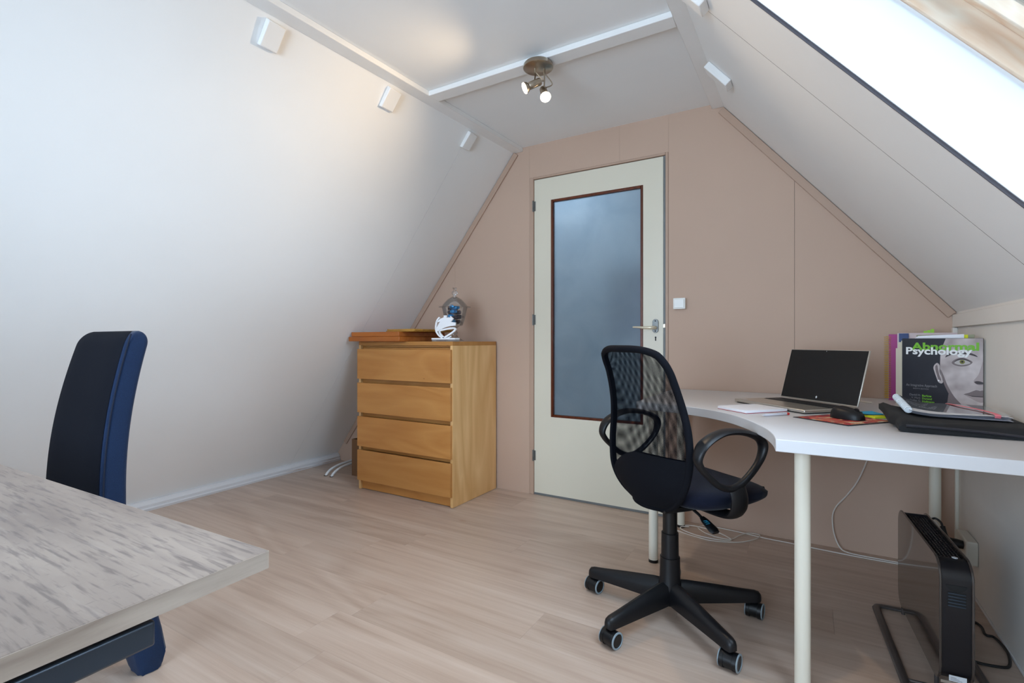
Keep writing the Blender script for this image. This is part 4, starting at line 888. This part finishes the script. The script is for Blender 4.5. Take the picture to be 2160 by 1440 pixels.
def sheet(fn, nu=14, nv=6, t=.0008):
    mb = MB(); mb.grid(fn, nu, nv); mb.grid(lambda u, v: fn(u, v) + Vector((0, 0, t)), nu, nv); return mb
for i in range(6):
    sheet(lambda u, v, i=i: reader(u, v, .0012 + .0022 * i + .002 * math.sin(3 * u + i) * (1 - v)) + Vector((.004 * math.sin(i * 2.1), -.004 * (i % 3), 0))).build('page', 'paper', rd, recalc=False, angle=80)
sheet(lambda u, v: reader(u, v, .0175 + .003 * u * (1 - u)) + Vector((.002, 0, 0)), t=.0004).build('clear_cover', 'film', rd, recalc=False, angle=80)
cb_path = [reader(0, v, .009) + Vector((-.004, 0, 0)) for v in (0, .25, .5, .75, 1)]
cmb = MB().tube(cb_path, .0090, 14).build('comb_spine', 'comb', rd, angle=60)
for i in range(13):
    p = reader(0, .04 + i * .077, .009) + Vector((-.004, 0, 0)); MB().tube([p + Vector((.0098 * math.cos(a), 0, .0098 * math.sin(a))) for a in [math.pi * 2 * q / 12 for q in range(12)]], .0022, 6, closed=True, ry=.0022).build('comb_ring', 'comb', cmb, angle=60)
sp = [reader(.60, 1.01, .019), reader(.66, .75, .0215), reader(.80, .35, .0215), reader(.86, .0, .0205), reader(.865, -.015, .010)]
MB().tube(smooth_path(sp, 5), .007, 8, ry=.0007, ref=(1, 0, 0)).build('elastic_strap', 'pink_strap', rd)

# ------------------------------------------------------------------ heater under the desk
HT = Matrix.Translation((.292, 2.062, 0)) @ Matrix.Rotation(math.radians(3.4), 4, 'Z')     # long axis y
ht = thing('convector_heater', (.34, 2.09, 0), 'slim dark convector heater on a loop stand under the desk', 'heater')
HL, HW, HB, HTp = .258, .076, .045, .392
def rrect(hl, z0, z1, r, n=7):
    P = []
    for cx_, cz_, a0 in ((hl - r, z1 - r, 0), (-hl + r, z1 - r, 90), (-hl + r, z0 + r, 180), (hl - r, z0 + r, 270)):
        for i in range(n): a = math.radians(a0 + 90 * i / (n - 1)); P.append((cx_ + r * math.cos(a), cz_ + r * math.sin(a)))
    return P
for x0_, x1_ in ((0, .006), (HW - .006, HW)):
    MB(HT).prism(rrect(HL, HB, HTp, .055), 'yz', x0_, x1_).build('side_panel', 'heater_side', ht, bevel=.002)
# shell: near and far rounded ends and bottom, open at the top for the grille
sh = rrect(HL - .006, HB + .006, HTp - .006, .050, 14)
band_ = [p for p in sh if not (abs(p[0]) < HL - .055 and p[1] > .3)]
def ring_shell(pts):
    mb = MB(HT); c = (0, (HB + HTp) / 2)
    inner = [(p[0] + (c[0] - p[0]) * .03, p[1] + (c[1] - p[1]) * .04) for p in pts]; x0_, x1_ = .0063, HW - .0063; n = len(pts)
    vs = []
    for a, d in zip(pts, inner): vs += [(x0_, *a), (x1_, *a), (x1_, *d), (x0_, *d)]
    fs = [(4 * i + k_, 4 * i + (k_ + 1) % 4, 4 * i + 4 + (k_ + 1) % 4, 4 * i + 4 + k_) for i in range(n - 1) for k_ in range(4)] + [(0, 1, 2, 3), tuple(4 * (n - 1) + k_ for k_ in (3, 2, 1, 0))]
    return mb.add(vs, fs)
ordered = sh[14:] + sh[:14]           # starts at far top corner, runs down, along the bottom, up the near end
MBs = ring_shell([p for p in ordered]); MBs.build('end_shell', 'heater_end', ht, angle=40)
gz = HTp - .012
BX(.0066, HW - .0066, -HL + .062, HL - .058, gz - .02, gz - .016, T=HT).build('grille_shadow_tray', 'dark_hole', ht)
for i in range(30):
    y = -HL + .066 + i * (2 * HL - .128) / 29; BX(.0066, HW - .0066, y, y + .0022, gz - .012, gz, T=HT).build('grille_bar', 'black', ht)
for i in range(7):
    x = .012 + i * .0085; BX(x, x + .0016, -HL + .064, HL - .06, gz - .006, gz + .0004, T=HT).build('grille_rib', 'heater_foot', ht)
ye = -HL + .0058
MB(HT).lathe([(.007, 0), (.007, .0012), (.0045, .0013)], (HW * .62, -HL + .056, HTp - .0055), 20, (0, 0, 1)).build('round_badge', 'label_white', ht)
MB(HT).prism([(HW / 2 + .023 * math.cos(a), .327 + .018 * math.sin(a)) for a in [math.pi + math.pi * i / 14 for i in range(15)]], 'xz', ye - .0012, ye + .001).build('handle_recess', 'dark_hole', ht)
BX(HW / 2 - .019, HW / 2 + .021, ye - .0008, ye + .001, .266, .308, T=HT).build('vent_backing', 'dark_hole', ht)
for i in range(5):
    z = .268 + i * .0085; MB(HT).box(HW / 2 - .018, HW / 2 + .020, ye - .003, ye + .001, z, z + .0035).build('vent_slat', 'steel_dark', ht, bevel=.001)
lb_ = BX(HW / 2 - .016, HW / 2 + .022, ye - .0012, ye - .0002, .062, .078, T=HT).build('rating_label', 'label_white', ht)
for i in range(3): BX(HW / 2 - .013, HW / 2 + .012 - .006 * i, ye - .0016, ye - .0013, .065 + .0035 * i, .0662 + .0035 * i, T=HT).build('label_line', 'title_grey', lb_)
BX(.004, HW - .02, ye - .0010, ye - .0001, .053, .0605, T=HT).build('silver_strip', 'silver', ht)
lp_ = [(-.060, .262), (-.068, .245), (-.068, -.250), (-.052, -.268), (HW + .046, -.268), (HW + .060, -.250), (HW + .060, .245), (HW + .046, .268), (-.046, .268)]
MB(HT).tube([Vector((a, b, .0068)) for a, b in lp_], .0062, 10, closed=True, ry=.0125, ref=(0, 0, 1)).build('loop_stand', 'heater_foot', ht, angle=70)
for y in (-.20, .262): MB(HT).tube([(.012, y * .9, .006), (.012, y * .9, .049)], .006, 8).tube([(HW - .012, y * .9, .006), (HW - .012, y * .9, .049)], .006, 8).tube([(-.066, y, .0065), (HW + .058, y, .0065)], .005, 8).build('stand_bracket', 'heater_foot', ht, merge=False)

# wall socket, conduit, plugs and cables
so = thing('wall_socket', (.53, 2.62, .11), 'ivory surface-mounted wall socket low on the knee wall', 'socket')
BX(.512, .5497, 2.545, 2.700, .140, .232).build('socket_body', 'ivory_plastic', so, bevel=.006, seg=3)
BX(.537, .5497, 2.842, 2.858, .03, .70).build('conduit', 'ivory_plastic', so, bevel=.002)
MB().tube([(.543, 2.85, .70), (.543, 2.85, .705)], .004, 8).build('conduit_end', 'ivory_plastic', so)
p1 = thing('black_plug', (.50, 2.60, .17), 'black angled plug in the wall socket', 'plug')
MB().tube([(.5115, 2.585, .205), (.490, 2.585, .207), (.470, 2.590, .212)], [.016, .018, .013], 12).tube(smooth_path([(.474, 2.59, .210), (.462, 2.600, .225), (.455, 2.615, .258)], 5), .009, 10).build('plug_body', 'black', p1, merge=False)
MB().tube(smooth_path([(.455, 2.615, .256), (.450, 2.622, .272), (.43, 2.63, .280), (.40, 2.60, .250), (.40, 2.50, .10), (.42, 2.42, .012), (.505, 2.36, .005), (.510, 2.285, .005), (.532, 2.275, .005), (.541, 2.19, .005), (.525, 2.105, .005), (.500, 2.080, .005), (.44, 2.072, .006), (.39, 2.075, .02), (.37, 2.09, .045)], 8), .0042, 8).build('power_cord', 'cable_black', p1)
p2 = thing('white_adapter', (.46, 2.66, .15), 'white charger plug in the wall socket behind the black plug', 'plug')
MB().tube([(.5115, 2.650, .178), (.500, 2.650, .178), (.480, 2.652, .182)], [.014, .018, .017], 12).build('plug_body', 'white_plastic', p2)
MB().tube(smooth_path([(.480, 2.652, .182), (.462, 2.665, .215), (.445, 2.69, .255), (.43, 2.70, .258), (.40, 2.74, .16), (.38, 2.80, .03), (.36, 2.83, .005), (.25, 2.83, .0045), (.16, 2.838, .0045), (.122, 2.855, .015), (.098, 2.866, .07), (.090, 2.868, .15), (.105, 2.868, .205), (.15, 2.868, .27), (.19, 2.868, .34), (.225, 2.868, .437), (.245, 2.868, .53), (.25, 2.868, .66), (.25, 2.87, .690)], 8), .0030, 8).build('power_cord', 'cable_white', p2)
cc = thing('white_cable', (-.4, 2.75, 0), 'thin white cable coiled on the floor under the desk', 'cable')
pts = [(.36, 2.815), (.20, 2.812), (.03, 2.822), (-.10, 2.833), (-.20, 2.838), (-.309, 2.858), (-.40, 2.868), (-.47, 2.868), (-.512, 2.845), (-.516, 2.812), (-.47, 2.755), (-.40, 2.725), (-.345, 2.735), (-.315, 2.80), (-.285, 2.855), (-.25, 2.868), (-.223, 2.855), (-.24, 2.79), (-.30, 2.72), (-.37, 2.682), (-.44, 2.665), (-.53, 2.685), (-.60, 2.715), (-.66, 2.760), (-.63, 2.80), (-.56, 2.79), (-.594, 2.770), (-.585, 2.73), (-.50, 2.685), (-.40, 2.68), (-.342, 2.705), (-.365, 2.745), (-.43, 2.79), (-.53, 2.815), (-.585, 2.80)]
MB().tube(smooth_path([(x, y, .0030 + (.0028 if 12 < i < 18 else .0056 if i > 24 else 0)) for i, (x, y) in enumerate(pts)], 6), .0026, 8).build('cable_run', 'cable_white', cc)
lc = thing('charger_cable', (.17, 2.75, .735), 'short white cable lying on the desk behind the laptop', 'cable')
MB().tube(smooth_path([(.09, 2.74, .7385), (.15, 2.70, .741), (.19, 2.66, .7385), (.225, 2.62, .7385)], 6), .0035, 8).build('cable_run', 'cable_white', lc)

# ------------------------------------------------------------------ oak table on the left
OT = Matrix.Translation((-.558, .366, 0)) @ Matrix.Rotation(math.radians(1.6), 4, 'Z')      # origin: the near corner, table runs to -x and -y
ot = thing('oak_table', (-1.3, -.1, 0), 'grey oak laminate table with dark steel frame in the foreground', 'table')
tp = BX(-1.58, 0, -.80, 0, .7285, .7498, T=OT).build('table_top', 'oak', ot, bevel=.0012)
BX(-.0002, .0006, -.80, -.0006, .729, .7492, T=OT).build('edge_band', 'oak_edge', tp)
BX(-1.58, -.0006, -.0002, .0006, .729, .7492, T=OT).build('edge_band', 'oak_edge', tp)
def fl(x0_, x1_, y0_, y1_, z0_, z1_, name='frame_rail'): BX(x0_, x1_, y0_, y1_, z0_, z1_, T=OT).build(name, 'steel_dark', ot, bevel=.003)
fl(-.034, -.008, -.775, -.118, .696, .7215); fl(-1.572, -1.546, -.775, -.118, .696, .7215)
fl(-1.545, -.035, -.160, -.135, .700, .7215); fl(-1.545, -.035, -.700, -.675, .700, .7215)
for a in (-.034, -1.572):
    for b in (-.300, -.600): BX(a, a + .026, b, b + .03, .7217, .7283, T=OT).build('spacer', 'black', ot)
for a in (-.034, -1.572):
    for b in (-.775, -.40): fl(a, a + .026, b, b + .06, .012, .6955, 'leg')
    fl(a, a + .026, -.714, -.401, .0005, .0115, 'leg_foot')

# ------------------------------------------------------------------ blue dining chair behind the table
bc = thing('dining_chair', (-1.9, .5, 0), 'dark blue upholstered high-back chair behind the oak table', 'chair')
XR, XL = -1.700, -2.105
def back_col(t):
    """centre line of the backrest side profile: t 0..1 up"""
    z = .40 + t * .632
    yc = .648 - .012 * math.sin(t * math.pi) + .072 * t * t
    return z, yc
def bk_fn(a, t):
    # a runs round the section: front face, right side, rear, left side
    z, yc = back_col(t); tp_ = max(0, t - .25) / .75
    hw = .2025 - .030 * tp_; cx_ = (XR + XL) / 2 + .012 * tp_; th = .040 - .006 * t
    th2 = 2 * math.pi * a
    sg = lambda x, p: math.copysign(abs(x) ** p, x)
    e = 1.0
    hr = hw
    if t > .93: e = max(.02, 1 - ((t - .93) / .07) ** 2) ** .5; hr = hw - .030 * (1 - e)
    return Vector((cx_ + hr * sg(math.cos(th2), .22), yc + th * e * sg(math.sin(th2), .42), z - (.0 if t < .98 else .0)))
mb = MB(); mb.grid(lambda u, v: bk_fn(u, 1 - (1 - v) ** 2), 72, 44)
n0 = len(mb.v)
mb.add([bk_fn(i / 72, 1) for i in range(72)], [tuple(range(72))])
mb.build('backrest', 'blue_fabric', bc, angle=60)
def panel_fn(u, v):
    z, yc = back_col(v); tp_ = max(0, v - .25) / .75; hw = (.2025 - .030 * tp_) * .95; cx_ = (XR + XL) / 2 + .006 * tp_; th = .040 - .006 * v
    s = (u * 2 - 1); e = 1.0
    if v > .93: e = max(.02, 1 - ((v - .93) / .07) ** 2) ** .5; hw -= .030 * (1 - e)
    return Vector((cx_ + hw * s, yc - th * (1 - abs(s) ** 5 * .22) * e - .0045, z))
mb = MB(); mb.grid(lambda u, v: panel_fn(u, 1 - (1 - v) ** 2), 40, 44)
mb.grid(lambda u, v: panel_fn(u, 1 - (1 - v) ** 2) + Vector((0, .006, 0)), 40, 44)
mb.build('backrest_front_shade', 'blue_shaded', bc, angle=70, recalc=False)  # dark sheet over the blue backrest, paints its unlit front
pp = []
for i in range(31):
    t = i / 30 * .985; z, yc = back_col(t); tp_ = max(0, t - .25) / .75; hw = (.2025 - .030 * tp_); cx_ = (XR + XL) / 2 + .012 * tp_
    pp.append((cx_ + hw * .992, yc - .026, z))
MB().tube(pp, .0022, 6).build('side_seam', 'blue_seam', bc)
def st_fn(u, v):
    th = 2 * math.pi * u; ph = -math.pi / 2 + math.pi * v
    sg = lambda x, p: math.copysign(abs(x) ** p, x)
    return Vector(((XR + XL) / 2 + .208 * sg(math.cos(th), .3) * sg(math.cos(ph), .3), .395 + .225 * sg(math.sin(th), .3) * sg(math.cos(ph), .3), .435 + .045 * sg(math.sin(ph), .5)))
MB().grid(st_fn, 56, 16).build('seat', 'blue_fabric', bc, angle=70)
def leg_fn(xc, pts, ww_):
    """padded leg with a gathered fabric hem"""
    mb = MB(); n = 20; vs = []; fs = []
    for i, (z, yc, hy) in enumerate(pts):
        for j in range(n):
            a = 2 * math.pi * j / n; sg = lambda x, p: math.copysign(abs(x) ** p, x)
            wob = (1 + .07 * math.sin(j * 2.9 + i)) if z < .06 else 1
            vs.append((xc + ww_ * (.82 if z < .02 else 1) * sg(math.cos(a), .5) * wob, yc + hy * sg(math.sin(a), .55) * wob, z))
    for i in range(len(pts) - 1):
        for j in range(n): fs.append((i * n + j, i * n + (j + 1) % n, (i + 1) * n + (j + 1) % n, (i + 1) * n + j))
    fs += [tuple(range(n - 1, -1, -1)), tuple((len(pts) - 1) * n + j for j in range(n))]
    return mb.add(vs, fs)
rear = [(.002, .742, .030), (.016, .744, .036), (.05, .742, .042), (.12, .728, .047), (.22, .702, .050), (.32, .674, .046), (.42, .652, .042)]
for xc in (XR - .050, XL + .050): leg_fn(xc, rear, .050).build('leg', 'blue_fabric', bc, angle=60)
front = [(.002, .215, .028), (.02, .215, .032), (.06, .215, .035), (.2, .213, .037), (.4, .212, .038)]
for xc in (XR - .045, XL + .045): leg_fn(xc, front, .038).build('leg', 'blue_fabric', bc, angle=60)
